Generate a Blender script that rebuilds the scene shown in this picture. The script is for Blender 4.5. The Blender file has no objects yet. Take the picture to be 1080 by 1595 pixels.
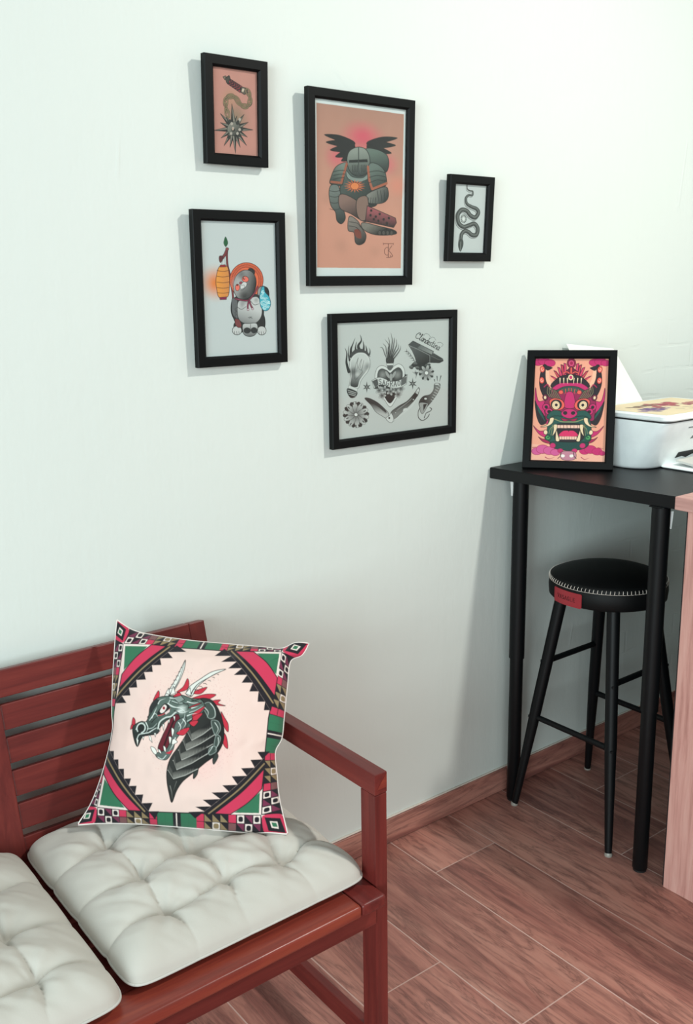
import random
import numpy as np, math
# ---------------------------------------------------------------- printed artwork (procedural ink colours)
def s2l(c):
    c = np.asarray(c, float) / 255.0
    return np.where(c <= 0.04045, c / 12.92, ((c + 0.055) / 1.055) ** 2.4)

def homog(src, dst):
    A = []; b = []
    for (x, y), (u, v) in zip(src, dst):
        A.append([x, y, 1, 0, 0, 0, -u * x, -u * y]); b.append(u)
        A.append([0, 0, 0, x, y, 1, -v * x, -v * y]); b.append(v)
    h = np.linalg.solve(np.array(A, float), np.array(b, float))
    return np.append(h, 1).reshape(3, 3)

def happly(H, p):
    p = np.asarray(p, float); q = np.c_[p, np.ones(len(p))] @ H.T
    return q[:, :2] / q[:, 2:3]

def smooth(pts, closed=False, n=6):
    P = np.asarray(pts, float); N = len(P)
    if N < 3: return P
    out = []
    for i in range(N if closed else N - 1):
        p0 = P[(i - 1) % N] if closed or i > 0 else P[i]
        p1 = P[i]; p2 = P[(i + 1) % N]
        p3 = P[(i + 2) % N] if closed or i + 2 < N else p2
        for k in range(n):
            t = k / n
            out.append(0.5 * (2 * p1 + (p2 - p0) * t + (2 * p0 - 5 * p1 + 4 * p2 - p3) * t * t + (3 * p1 - p0 - 3 * p2 + p3) * t ** 3))
    if not closed: out.append(P[-1])
    return np.array(out)

def ell(cx, cy, rx, ry, rot=0, n=36, a0=0, a1=360):
    t = np.radians(np.linspace(a0, a1, n, endpoint=(a1 - a0) != 360)); c, s = math.cos(math.radians(rot)), math.sin(math.radians(rot))
    x = rx * np.cos(t); y = ry * np.sin(t)
    return np.c_[cx + x * c - y * s, cy + x * s + y * c]

class Art:
    """Colour field of one print, painted shape by shape in the print's own plane."""
    def __init__(s, corners, W, H, bg, z):
        s.W, s.H = W, H
        s.c = np.empty((H, W, 3)); s.c[:] = s2l(bg)
        s.z(*z)
        s.M = homog(s.px(corners), [(0, 0), (W, 0), (W, H), (0, H)])
    def z(s, x0, y0, k): s.o = np.array([x0, y0], float); s.k = float(k); return s
    def px(s, p): return np.asarray(p, float) / s.k + s.o
    def T(s, p): return happly(s.M, s.px(p))
    def sc(s, p):
        q = s.T([p, (p[0] + 1, p[1]), (p[0], p[1] + 1)])
        return 0.5 * (np.linalg.norm(q[1] - q[0]) + np.linalg.norm(q[2] - q[0]))
    def blend(s, y0, y1, x0, x1, cov, col):
        s.c[y0:y1, x0:x1] += cov[..., None] * (col - s.c[y0:y1, x0:x1])
    def poly(s, pts, col, a=1.0, sm=False, grad=None, line=None, lw=3, lc=(14, 14, 16)):
        P0 = smooth(pts, True) if sm else np.asarray(pts, float)
        P = s.T(P0); S = 3
        x0 = max(int(P[:, 0].min()) - 1, 0); x1 = min(int(P[:, 0].max()) + 2, s.W)
        y0 = max(int(P[:, 1].min()) - 1, 0); y1 = min(int(P[:, 1].max()) + 2, s.H)
        if x1 > x0 and y1 > y0:
            X = x0 + (np.arange((x1 - x0) * S) + .5) / S; Y = y0 + (np.arange((y1 - y0) * S) + .5) / S
            m = np.zeros((len(Y), len(X)), bool)
            for (ax, ay), (bx, by) in zip(P, np.roll(P, -1, 0)):
                if ay == by: continue
                lo, hi = (ay, by) if ay < by else (by, ay)
                i0, i1 = np.searchsorted(Y, [lo, hi])
                if i1 > i0:
                    xc = ax + (Y[i0:i1] - ay) * (bx - ax) / (by - ay)
                    m[i0:i1] ^= X[None, :] < xc[:, None]
            cov = m.reshape(y1 - y0, S, x1 - x0, S).mean((1, 3)) * a
            if grad is not None:
                p0, c0, p1, c1 = grad
                q = s.T([p0, p1]); d = q[1] - q[0]
                gx, gy = np.meshgrid(np.arange(x0, x1) + .5, np.arange(y0, y1) + .5)
                t = np.clip(((gx - q[0, 0]) * d[0] + (gy - q[0, 1]) * d[1]) / (d @ d + 1e-9), 0, 1)[..., None]
                colr = s2l(c0) * (1 - t) + s2l(c1) * t
            else: colr = s2l(col)
            s.blend(y0, y1, x0, x1, cov, colr)
        if line: s.stroke(np.vstack([P0, P0[:1]]), lw, lc)
    def stroke(s, pts, w, col, a=1.0, sm=False, w1=None):
        P0 = smooth(pts) if sm else np.asarray(pts, float)
        k = s.sc(P0[len(P0) // 2]); P = s.T(P0); n = len(P)
        ws = (np.linspace(w, w1 if w1 is not None else w, n) if np.isscalar(w) else np.interp(np.linspace(0, 1, n), np.linspace(0, 1, len(w)), w)) * k / 2
        r = ws.max() + 1.5
        X0 = max(int(P[:, 0].min() - r), 0); X1 = min(int(P[:, 0].max() + r) + 2, s.W)
        Y0 = max(int(P[:, 1].min() - r), 0); Y1 = min(int(P[:, 1].max() + r) + 2, s.H)
        if X1 <= X0 or Y1 <= Y0: return
        cov = np.zeros((Y1 - Y0, X1 - X0))
        for i in range(n - 1):
            p, q = P[i], P[i + 1]
            x0 = max(int(min(p[0], q[0]) - r), X0); x1 = min(int(max(p[0], q[0]) + r) + 2, X1)
            y0 = max(int(min(p[1], q[1]) - r), Y0); y1 = min(int(max(p[1], q[1]) + r) + 2, Y1)
            if x1 <= x0 or y1 <= y0: continue
            gx, gy = np.meshgrid(np.arange(x0, x1) + .5, np.arange(y0, y1) + .5)
            d = q - p; t = np.clip(((gx - p[0]) * d[0] + (gy - p[1]) * d[1]) / (d @ d + 1e-9), 0, 1)
            D = np.hypot(gx - p[0] - t * d[0], gy - p[1] - t * d[1])
            wl = ws[i] + (ws[i + 1] - ws[i]) * t
            cc = np.clip(wl - D + .5, 0, 1) * np.clip(wl * 2, 0, 1)
            v = cov[y0 - Y0:y1 - Y0, x0 - X0:x1 - X0]; np.maximum(v, cc, out=v)
        s.blend(Y0, Y1, X0, X1, cov * a, s2l(col))
    def glow(s, cx, cy, r, col, a=1.0, ry=None):
        q = s.T([(cx, cy)])[0]; k = s.sc((cx, cy)); rx = r * k; ry = (ry or r) * k
        gx, gy = np.meshgrid(np.arange(s.W) + .5, np.arange(s.H) + .5)
        t = np.clip(1 - np.hypot((gx - q[0]) / rx, (gy - q[1]) / ry), 0, 1)
        s.blend(0, s.H, 0, s.W, a * t * t * (3 - 2 * t), s2l(col))
    def mottle(s, seed, amp, cell):
        r = np.random.default_rng(seed); f = np.zeros((s.H, s.W))
        for o in range(3):
            n = max(2, int(max(s.W, s.H) / cell * 2 ** o)); g = r.random((n + 2, n + 2))
            yy = np.linspace(0, n, s.H); xx = np.linspace(0, n, s.W)
            iy = yy.astype(int); ix = xx.astype(int); fy = (yy - iy)[:, None]; fx = (xx - ix)[None]
            f += (g[iy][:, ix] * (1 - fy) * (1 - fx) + g[iy + 1][:, ix] * fy * (1 - fx) + g[iy][:, ix + 1] * (1 - fy) * fx + g[iy + 1][:, ix + 1] * fy * fx - .5) / 2 ** o
        s.c *= (1 + amp * f)[..., None]

K = (16, 17, 19)
def lerp(a, b, t): return tuple(a[i] + (b[i] - a[i]) * t for i in range(len(a)))

def art_mace():
    A = Art([(258, 178), (672, 232), (697, 952), (275, 912)], 170, 270, (192, 134, 122), (280, 70, 5.4))
    A.mottle(1, .12, 60)
    A.glow(480, 620, 190, (120, 112, 88), .75); A.glow(430, 440, 120, (170, 130, 100), .6)
    A.glow(300, 250, 200, (190, 130, 118), .5)
    A.poly([(420, 280), (535, 345), (520, 398), (400, 322)], (150, 48, 60), line=1, lw=5)
    for i in range(5):
        t = i / 5; p = lerp((425, 285), (530, 345), t); q = lerp((405, 322), (515, 390), t)
        m = ((p[0] + q[0]) / 2 + 26, (p[1] + q[1]) / 2 + 14)
        A.stroke([p, m, q], 11, K)
    A.poly([(362, 268), (385, 258), (400, 285), (378, 292)], (120, 105, 90), line=1, lw=5)
    A.poly([(385, 275), (418, 256), (428, 275), (412, 322), (392, 312)], (62, 56, 50), line=1, lw=5)
    A.poly([(535, 350), (590, 365), (592, 400), (560, 415), (525, 395)], (90, 80, 70), line=1, lw=5)
    A.poly([(542, 362), (562, 368), (550, 395), (534, 388)], (200, 180, 160))
    ch = [(580, 372), (612, 425), (618, 490), (575, 522), (520, 498), (478, 435), (420, 425), (382, 458), (392, 535), (412, 600)]
    S = smooth(ch, n=3)
    for i in range(0, len(S) - 2, 2):
        p, q = S[i], S[min(i + 3, len(S) - 1)]; m = (p + q) / 2; ang = math.degrees(math.atan2(q[1] - p[1], q[0] - p[0])); L = np.hypot(*(q - p)) / 2 + 6
        wide = 18 if (i // 2) % 2 == 0 else 8
        e = ell(m[0], m[1], L, wide, ang); e = np.vstack([e, e[:1]])
        A.stroke(e, 13, (26, 22, 20)); A.stroke(e, 4.5, (176, 152, 112))
    c = np.array([465., 705.])
    tips = [(445, 490), (560, 582), (645, 716), (588, 852), (483, 918), (374, 850), (280, 716), (338, 572), (338, 650), (600, 650), (594, 778), (346, 782), (430, 866), (527, 866), (492, 596), (392, 600)]
    for k, t in enumerate(sorted(tips, key=lambda t: -abs(t[0] - 465))):
        t = np.array(t, float); d = t - c; d /= np.linalg.norm(d); n = np.array([-d[1], d[0]]); b = c + d * 28
        A.poly([t, b + n * 24, b - n * 24], (34, 34, 32)); A.poly([t, b + n * 20, b], (128, 122, 112))
        A.stroke([b + n * 24, t, b - n * 24], 4, K)
    A.poly(ell(465, 705, 62, 60), (60, 60, 56), grad=((440, 680), (120, 118, 110), (500, 760), (28, 28, 27)), line=1, lw=4)
    for (x, y, tx, ty) in [(460, 712, 458, 700), (430, 640, 445, 660), (500, 655, 520, 625), (420, 775, 440, 745), (515, 760, 500, 745), (540, 705, 520, 712)]:
        A.poly(ell(x, y, 17, 17), (40, 40, 38)); A.poly(ell(tx, ty, 12, 13), (170, 160, 150))
    A.poly(ell(456, 706, 9, 12), (176, 150, 136))
    return A

def art_knight():
    A = Art([(165, 152), (868, 235), (852, 1468), (180, 1475)], 236, 420, (206, 214, 214), (450, 120, 4.69))
    A.poly([(187, 188), (852, 268), (830, 1412), (197, 1410)], (200, 146, 126), grad=((500, 200), (168, 124, 108), (500, 1100), (198, 140, 120)))
    for x, y, r in [(330, 280, 60), (600, 300, 80), (260, 900, 60), (380, 1250, 90), (640, 1290, 70), (780, 700, 60)]: A.glow(x, y, r, (168, 122, 104), .35)
    A.glow(540, 440, 210, (205, 70, 96), .85, 150); A.glow(350, 590, 130, (205, 84, 104), .7); A.glow(730, 640, 110, (205, 90, 104), .6); A.glow(800, 800, 110, (214, 130, 110), .6)
    for sg, cx in ((-1, 470), (1, 580)):                      # spread bird wings behind the helmet
        for i, (tx, ty) in enumerate([(-225, -75), (-212, -20), (-180, 38), (-140, 88), (-95, 118)]):
            tx = cx - sg * tx; ty = 500 + ty + (20 if sg > 0 else 0)
            A.poly(smooth([(cx, 470 + i * 22), ((cx + tx) / 2, (470 + i * 20 + ty) / 2 - 22), (tx, ty), ((cx + tx) / 2, (490 + i * 26 + ty) / 2 + 16), (cx, 500 + i * 26)], True), (18, 17, 19))
    G0, G1 = (112, 126, 118), (34, 42, 42)
    A.poly([(560, 530), (640, 530), (720, 570), (738, 640), (715, 700), (640, 690), (570, 620)], G0, sm=True, grad=((640, 540), (92, 108, 100), (690, 700), (26, 34, 34)), line=1, lw=5)
    A.poly([(390, 640), (470, 700), (600, 690), (650, 660), (660, 900), (600, 960), (420, 930), (370, 860)], G1, sm=True, grad=((430, 720), (70, 82, 78), (600, 900), (26, 32, 32)), line=1, lw=5)
    # round helmet with a narrow visor
    A.poly([(420, 610), (440, 545), (500, 515), (560, 530), (592, 590), (590, 670), (555, 720), (490, 730), (440, 690)], G0, sm=True, grad=((510, 540), (132, 140, 132), (540, 720), (42, 50, 50)), line=1, lw=5)
    A.poly([(436, 612), (575, 604), (578, 626), (436, 632)], (20, 22, 22)); A.stroke([(508, 520), (508, 726)], 7, (54, 60, 58))
    for k in range(4):
        A.stroke([(462 + k * 12, 650), (464 + k * 11, 700)], 4, (20, 22, 22)); A.stroke([(530 + k * 12, 648), (530 + k * 10, 698)], 4, (20, 22, 22))
    A.poly([(415, 690), (460, 735), (540, 742), (590, 700), (585, 745), (510, 775), (430, 750)], (120, 134, 128), sm=True, line=1, lw=4)
    # sun badge on the breastplate
    for k in range(16):
        a = k * math.pi / 8; A.poly([(480 + 84 * math.cos(a), 805 + 50 * math.sin(a)), (480 + 30 * math.cos(a + .2), 805 + 24 * math.sin(a + .2)), (480 + 30 * math.cos(a - .2), 805 + 24 * math.sin(a - .2))], (206, 104, 58))
    A.poly(ell(480, 805, 32, 27), (214, 124, 70), line=1, lw=4, lc=(90, 30, 24))
    # shoulder plates
    A.poly([(420, 632), (340, 660), (300, 740), (296, 790), (380, 800), (400, 720)], (70, 82, 78), sm=True, grad=((390, 660), (110, 122, 114), (310, 790), (34, 42, 40)), line=1, lw=5)
    A.stroke([(418, 640), (392, 730), (378, 782), (302, 775)], 17, (150, 84, 62)); 
    A.poly([(590, 640), (650, 640), (705, 690), (722, 780), (690, 815), (610, 835), (578, 740)], (70, 82, 78), sm=True, grad=((620, 660), (96, 110, 104), (700, 810), (30, 38, 36)), line=1, lw=5)
    A.stroke([(580, 660), (590, 760), (612, 826), (722, 782)], 17, (158, 88, 64))
    for k in range(3): A.stroke([(590, 700 + k * 40), (650, 690 + k * 34), (712, 705 + k * 30)], 5, (24, 30, 30), sm=True); A.stroke([(318, 700 + k * 28), (360, 690 + k * 28), (402, 690 + k * 26)], 5, (24, 30, 30), sm=True)
    # arms and gauntlets
    A.poly([(300, 800), (285, 860), (300, 950), (335, 1000), (345, 1060), (380, 1085), (410, 1040), (390, 960), (370, 850), (350, 800)], (76, 84, 82), sm=True, grad=((300, 850), (104, 112, 108), (380, 1060), (36, 42, 42)), line=1, lw=5)
    for y in (840, 880, 925, 975): A.stroke([(292, y), (330, y + 8), (372, y - 4)], 4, K, sm=True)
    A.poly([(640, 830), (720, 810), (735, 880), (700, 925), (620, 935), (575, 920), (568, 870)], (84, 86, 84), sm=True, grad=((600, 850), (120, 120, 114), (700, 920), (40, 46, 46)), line=1, lw=5)
    for k in range(4): A.stroke([(585 + k * 18, 890), (580 + k * 18, 935)], 4, K)
    for k in range(3): A.stroke([(650 + k * 26, 835), (662 + k * 24, 915)], 4, K)
    # a heavy studded club held across the body
    A.poly([(360, 880), (410, 868), (520, 930), (575, 1010), (560, 1070), (450, 1010), (370, 970)], (104, 78, 72), sm=True, grad=((420, 900), (128, 100, 92), (480, 1030), (50, 36, 34)), line=1, lw=5)
    A.poly([(500, 900), (575, 885), (580, 1030), (530, 1060), (495, 1000)], (124, 98, 88), sm=True, line=1, lw=5)
    A.poly([(575, 950), (790, 1040), (796, 1075), (775, 1110), (560, 1065)], (120, 62, 66), grad=((680, 990), (150, 78, 84), (670, 1090), (40, 22, 24)), line=1, lw=5)
    for x, y in [(605, 985), (640, 1030), (670, 1010), (700, 1050), (625, 1050), (740, 1040), (725, 1078), (660, 1062), (600, 1020)]: A.poly(ell(x, y, 9, 10), (26, 14, 16))
    A.poly([(540, 1075), (660, 1100), (780, 1130), (785, 1160), (640, 1165), (545, 1125)], (88, 84, 80), sm=True, grad=((600, 1090), (116, 112, 104), (640, 1165), (30, 30, 30)), line=1, lw=5)
    for k in range(4): A.poly(ell(670 + k * 30, 1150, 12, 17), (70, 66, 62), line=1, lw=4)
    A.poly([(440, 1030), (500, 1060), (530, 1110), (566, 1165), (555, 1220), (515, 1240), (485, 1220), (475, 1150), (430, 1130)], (86, 78, 74), sm=True, grad=((450, 1060), (124, 116, 110), (530, 1230), (32, 26, 26)), line=1, lw=5)
    A.poly([(478, 1130), (520, 1130), (530, 1190), (490, 1180)], (116, 54, 42), sm=True)
    for p in ([(440, 1070), (500, 1080), (525, 1110)], [(436, 1100), (490, 1110), (520, 1140)]): A.stroke(p, 4, K, sm=True)
    # monogram
    D = (112, 66, 56)
    A.stroke([(698, 1230), (774, 1230)], 5, D); A.stroke([(698, 1226), (698, 1238)], 4, D); A.stroke([(774, 1226), (774, 1238)], 4, D)
    A.stroke([(736, 1230), (736, 1332)], 5, D); A.stroke([(722, 1332), (752, 1332)], 5, D)
    A.stroke([(738, 1262), (722, 1258), (708, 1275), (710, 1305), (726, 1316), (738, 1308)], 4.5, D, sm=True)
    A.stroke([(764, 1244), (750, 1262), (738, 1282)], 5, D); A.stroke([(738, 1282), (756, 1300), (768, 1322), (756, 1328), (752, 1318)], 5, D, sm=True)
    A.mottle(5, .05, 40)
    return A

def art_tanuki():
    A = Art([(207, 177), (880, 195), (908, 1308), (260, 1350)], 225, 375, (196, 203, 204), (270, 310, 5.4))
    A.glow(350, 715, 175, (226, 120, 30), .95, 185)
    A.poly([(440, 318), (428, 345), (424, 375), (442, 402), (460, 375), (455, 345)], (24, 92, 52), sm=True, line=1, lw=3); A.stroke([(441, 330), (443, 408)], 3, (10, 40, 24))
    A.stroke([(455, 420), (452, 480), (458, 560), (478, 640), (492, 720), (505, 800), (515, 900)], 20, (40, 14, 18), sm=True); A.stroke([(455, 420), (452, 480), (458, 560), (478, 640), (492, 720), (505, 800), (515, 900)], 13, (116, 44, 50), sm=True)
    A.stroke([(455, 425), (435, 470), (412, 500)], 26, (40, 14, 18)); A.stroke([(455, 425), (435, 470), (412, 500)], 18, (120, 46, 52))
    A.poly([(385, 485), (412, 482), (420, 505), (398, 540), (384, 520)], (90, 30, 38), sm=True, line=1, lw=3); A.poly(ell(455, 422, 15, 12), (140, 64, 66), line=1, lw=3)
    A.stroke([(415, 520), (405, 560)], 2.5, K); A.stroke([(432, 500), (438, 560)], 2.5, K)
    # straw hat behind the head
    A.poly(ell(628, 690, 150, 152, 10), (222, 104, 66), line=1, lw=5, lc=(90, 30, 20))
    for k in range(44):
        a = math.radians(150 + k * 5.6); A.stroke([(628 + 108 * math.cos(a), 690 + 110 * math.sin(a)), (628 + 146 * math.cos(a), 690 + 148 * math.sin(a))], 4, (136, 46, 30))
    for rr in (112, 130): A.stroke(ell(628, 690, rr, rr + 2, 0, 40, 150, 400), 3.5, (130, 44, 30))
    # lantern
    A.poly([(385, 575), (455, 572), (474, 650), (476, 740), (462, 830), (385, 838), (362, 760), (356, 680)], (222, 146, 66), sm=True, grad=((370, 700), (230, 150, 62), (480, 700), (206, 132, 70)), line=1, lw=5, lc=(70, 26, 14))
    for y in (612, 660, 710, 757, 800): A.stroke([(364, y - 4), (420, y + 2), (474, y - 6)], 4, (70, 30, 16), sm=True)
    A.poly([(392, 560), (440, 556), (442, 576), (392, 578)], (150, 40, 48), line=1, lw=3); A.poly([(388, 838), (452, 832), (450, 856), (392, 858)], (128, 24, 66), line=1, lw=3)
    # body, legs, feet
    A.poly([(510, 850), (490, 940), (510, 1010), (560, 1060), (760, 1060), (782, 980), (775, 880), (740, 820), (620, 800)], (40, 40, 42), sm=True, line=1, lw=5)
    A.poly([(520, 1060), (600, 1050), (600, 1130), (530, 1130)], (30, 30, 32), sm=True, line=1, lw=4); A.poly([(710, 1000), (785, 990), (790, 1100), (720, 1110)], (30, 30, 32), sm=True, line=1, lw=4)
    A.poly([(555, 875), (620, 860), (720, 830), (762, 900), (760, 1000), (700, 1060), (600, 1055), (552, 1000)], (170, 172, 172), sm=True, grad=((640, 920), (196, 198, 198), (600, 1060), (120, 122, 122)), line=1, lw=4)
    A.stroke([(540, 880), (545, 915), (585, 938), (625, 915)], 4, K, sm=True); A.stroke([(668, 870), (700, 900), (740, 890)], 4, K, sm=True)
    A.glow(590, 900, 40, (110, 110, 110), .5); A.glow(715, 858, 36, (110, 110, 110), .5)
    A.stroke([(645, 1010), (662, 1004), (680, 1016)], 4, K); A.stroke([(655, 1018), (675, 1000)], 3, K)
    for cx, rx in ((545, 42), (765, 40)):
        A.poly(ell(cx, 1120, rx, 38), (196, 198, 198), line=1, lw=5)
        for k in (-1, 0, 1): A.stroke([(cx + k * 20 - 4, 1128), (cx + k * 20, 1156)], 3.5, K)
    A.poly([(600, 1065), (650, 1060), (720, 1060), (728, 1120), (700, 1160), (655, 1172), (610, 1155), (594, 1110)], (110, 112, 112), sm=True, grad=((660, 1060), (196, 198, 198), (660, 1170), (96, 98, 98)), line=1, lw=5)
    A.poly(ell(635, 1120, 32, 26), (40, 40, 42)); A.poly(ell(697, 1118, 30, 26), (40, 40, 42)); A.stroke([(665, 1065), (664, 1130)], 4, K)
    A.poly([(528, 1020), (565, 1030), (585, 1080), (560, 1096), (530, 1070)], (120, 56, 58), sm=True, line=1, lw=4)
    A.poly([(500, 850), (545, 860), (545, 960), (552, 1015), (525, 1010), (500, 960)], (96, 98, 100), sm=True, line=1, lw=4)
    for y in (940, 970, 1000): A.stroke(ell(540, y, 14, 12, 0, 12, 90, 270), 3, K)
    A.poly([(735, 760), (770, 738), (815, 755), (830, 800), (820, 850), (770, 840), (730, 810)], (52, 52, 56), sm=True, grad=((740, 780), (150, 152, 152), (800, 780), (26, 26, 28)), line=1, lw=5)
    # head
    A.poly(ell(672, 615, 34, 26, 40), (36, 36, 38), line=1, lw=4)
    A.poly([(520, 690), (545, 640), (600, 605), (660, 608), (702, 650), (715, 720), (690, 800), (630, 848), (560, 845), (522, 800), (512, 740)], (66, 66, 68), sm=True, grad=((580, 730), (150, 150, 150), (705, 760), (20, 20, 22)), line=1, lw=5)
    A.glow(560, 720, 90, (180, 180, 180), .7); A.glow(610, 830, 90, (16, 16, 18), .8); A.glow(585, 640, 60, (70, 70, 72), .6)
    A.poly(ell(618, 680, 30, 25, 15), (232, 112, 96), line=1, lw=4); A.poly(ell(548, 752, 20, 28, 5), (232, 112, 96), line=1, lw=4)
    A.poly(ell(606, 672, 10, 12), (110, 24, 24)); A.poly(ell(546, 730, 10, 9), (110, 24, 24)); A.poly(ell(609, 669, 4, 4), (240, 220, 210))
    A.poly(ell(577, 712, 14, 10, -30), (150, 60, 80), line=1, lw=3); A.poly([(575, 738), (600, 705), (630, 712), (622, 745), (580, 765)], (208, 208, 208), sm=True, line=1, lw=3)
    A.stroke([(585, 735), (605, 730), (612, 750)], 3, K, sm=True); A.stroke([(575, 775), (600, 770), (640, 720)], 3, K, sm=True)
    # rope tie
    A.stroke([(728, 745), (700, 800), (648, 858), (590, 860), (530, 848)], 16, (40, 12, 22), sm=True); A.stroke([(728, 745), (700, 800), (648, 858), (590, 860), (530, 848)], 9, (134, 48, 76), sm=True)
    for q in ([(650, 862), (640, 910), (643, 942)], [(655, 865), (668, 905), (684, 932)]): A.stroke(q, 17, (40, 12, 22), sm=True); A.stroke(q, 10, (134, 48, 76), sm=True)
    for x, y in ((643, 940), (683, 934)): A.poly(ell(x, y, 9, 9), (206, 190, 196), line=1, lw=4, lc=(110, 30, 60))
    # flask
    A.poly([(765, 750), (785, 745), (795, 790), (830, 830), (845, 890), (825, 940), (785, 948), (755, 910), (745, 850), (750, 800)], (60, 170, 190), sm=True, line=1, lw=5, lc=(20, 70, 90))
    for (x, y, r) in [(770, 830, 18), (805, 860, 20), (775, 885, 18), (815, 905, 18), (790, 925, 14), (775, 790, 12), (830, 880, 10)]:
        A.stroke(ell(x, y, r, r, 0, 16, 20, 300), 6, (190, 228, 232)); A.stroke(ell(x, y, r * .45, r * .45, 0, 10, 0, 260), 5, (190, 228, 232))
    return A

def art_snake():
    A = Art([(342, 235), (825, 265), (768, 1212), (302, 1212)], 120, 220, (190, 197, 197), (670, 260, 9))
    pth = [(535, 240), (538, 310), (575, 335), (618, 345), (615, 400), (560, 398), (520, 440), (530, 520), (600, 565), (675, 595), (703, 650), (655, 715), (585, 690), (530, 625), (450, 612), (395, 690), (412, 800), (480, 850), (560, 830), (640, 805), (692, 870), (675, 955), (610, 965), (550, 920), (495, 912), (452, 960), (442, 1060)]
    W = [8, 12, 18, 22, 26, 30, 36, 42, 48, 54, 58, 60, 60, 60, 60, 60, 60, 60, 60, 60, 60, 60, 60, 58, 56, 52, 48]
    sh = np.array(pth) + np.array([-12, 16])
    A.stroke(sh, [w * 1.04 for w in W], (96, 100, 100), sm=True); A.stroke(sh + [3, -3], [w * .92 for w in W], (168, 174, 174), sm=True)
    A.stroke(pth, W, (40, 44, 44), sm=True); A.stroke(np.array(pth) + [4, -4], [w * .5 for w in W], (74, 80, 78), sm=True)
    A.stroke(np.array(pth) + [6, -6], [w * .14 for w in W], (110, 114, 112), sm=True)
    A.poly([(420, 1030), (405, 1080), (408, 1140), (435, 1195), (465, 1140), (478, 1080), (465, 1030)], (52, 58, 56), sm=True, line=1, lw=5, lc=(30, 32, 32))
    A.stroke([(441, 1060), (436, 1180)], 7, (126, 132, 130))
    A.poly(ell(483, 735, 46, 62), (120, 128, 126), a=.8)
    for k in range(12):
        a = k * math.pi / 6; r = (1, .78)[k % 2]; A.stroke([(483 + 16 * math.cos(a), 738 + 20 * math.sin(a)), (483 + 46 * r * math.cos(a), 738 + 66 * r * math.sin(a))], 9, (206, 212, 210), w1=2)
        A.stroke([(483 + 30 * math.cos(a + .26), 738 + 40 * math.sin(a + .26)), (483 + 42 * math.cos(a + .26), 738 + 58 * math.sin(a + .26))], 9, (50, 56, 54))
    A.poly(ell(483, 738, 15, 20), (212, 218, 216))
    return A

GL = {  # lettering skeletons in a unit box, y down
 'S': [[(.9, .16), (.5, 0), (.1, .16), (.12, .4), (.5, .5), (.88, .62), (.9, .86), (.5, 1), (.08, .84)]],
 'A': [[(0, 1), (.5, 0), (1, 1)], [(.2, .62), (.8, .62)], [(-.12, 1), (.16, 1)], [(.84, 1), (1.12, 1)]],
 'G': [[(.9, .16), (.5, 0), (.1, .2), (.05, .5), (.1, .82), (.5, 1), (.9, .85), (.9, .56), (.55, .56)]],
 'R': [[(.1, 0), (.1, 1)], [(.1, 0), (.6, 0), (.9, .14), (.9, .38), (.6, .5), (.1, .5)], [(.5, .5), (.95, 1)], [(-.05, 1), (.28, 1)]],
 'O': [[(.5, 0), (.1, .2), (.05, .5), (.1, .8), (.5, 1), (.9, .8), (.95, .5), (.9, .2), (.5, 0)]],
 'C': [[(.95, .12), (.7, -.04), (.35, .05), (.05, .4), (.08, .8), (.4, 1), (.85, .86)], [(.95, .12), (.8, .26), (.62, .16)]],
 'l': [[(.1, .9), (.6, .3), (.75, -.05), (.5, -.06), (.38, .3), (.4, .9), (.7, 1), (1, .86)]],
 'a': [[(.85, .5), (.5, .42), (.15, .62), (.2, .95), (.55, .98), (.85, .6)], [(.87, .44), (.82, .85), (1.05, .95)]],
 'n': [[(.1, .45), (.18, 1)], [(.18, .7), (.5, .42), (.78, .52), (.82, 1), (1.05, .9)]],
 'd': [[(.82, .5), (.45, .42), (.12, .66), (.2, .96), (.55, .98), (.82, .62)], [(.85, -.1), (.84, .85), (1.05, .95)]],
 'e': [[(.15, .74), (.8, .62), (.6, .42), (.25, .5), (.12, .78), (.35, 1), (.9, .86)]],
 's': [[(.75, .46), (.4, .42), (.3, .6), (.75, .78), (.65, .98), (.15, .95)]],
 't': [[(.5, .02), (.42, .85), (.65, 1), (.95, .88)], [(.12, .36), (.95, .34)]],
 'i': [[(.4, .45), (.42, .88), (.65, 1), (.9, .88)], [(.42, .2), (.46, .24)]],
 'V': [[(0, 0), (.5, 1), (1, 0)]], 'L': [[(.1, 0), (.1, 1), (.9, 1)]], 'E': [[(.9, 0), (.1, 0), (.1, 1), (.9, 1)], [(.1, .5), (.75, .5)]],
}

def flame(A, pts, w, c0=(40, 42, 44)):
    A.stroke(pts, w, c0, sm=True, w1=1.5)

def star(A, x, y, r, n=6):
    for k in range(n):
        a = math.pi / 2 + k * 2 * math.pi / n; rr = r * (1 if k % 3 == 0 else .78)
        t = (x + rr * math.cos(a), y - rr * math.sin(a)); b = [(x + r * .26 * math.cos(a + d), y - r * .26 * math.sin(a + d)) for d in (math.pi / n, -math.pi / n)]
        A.poly([t, b[0], b[1], ], (34, 36, 36))
    A.poly(ell(x, y, r * .3, r * .3), (74, 76, 76)); A.poly(ell(x, y, r * .14, r * .14), (130, 134, 132))

def flower(A, x, y, r, n, c0, c1, r0=.22):
    for k in range(n):
        a = k * 2 * math.pi / n + .2; A.poly(ell(x + r * .6 * math.cos(a + .35), y + r * .6 * math.sin(a + .35), r * .4, r * .2, math.degrees(a + .35)), (40, 42, 42), line=1, lw=2.5)
    for k in range(n):
        a = k * 2 * math.pi / n + .2; cx, cy = x + r * .56 * math.cos(a), y + r * .56 * math.sin(a)
        A.poly(ell(cx, cy, r * .44, r * .19, math.degrees(a)), c0, grad=((x, y), c1, (x + r * math.cos(a), y + r * math.sin(a)), c0), line=1, lw=2.5)
    A.poly(ell(x, y, r * r0, r * r0), (216, 220, 218), line=1, lw=2.5)

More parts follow.
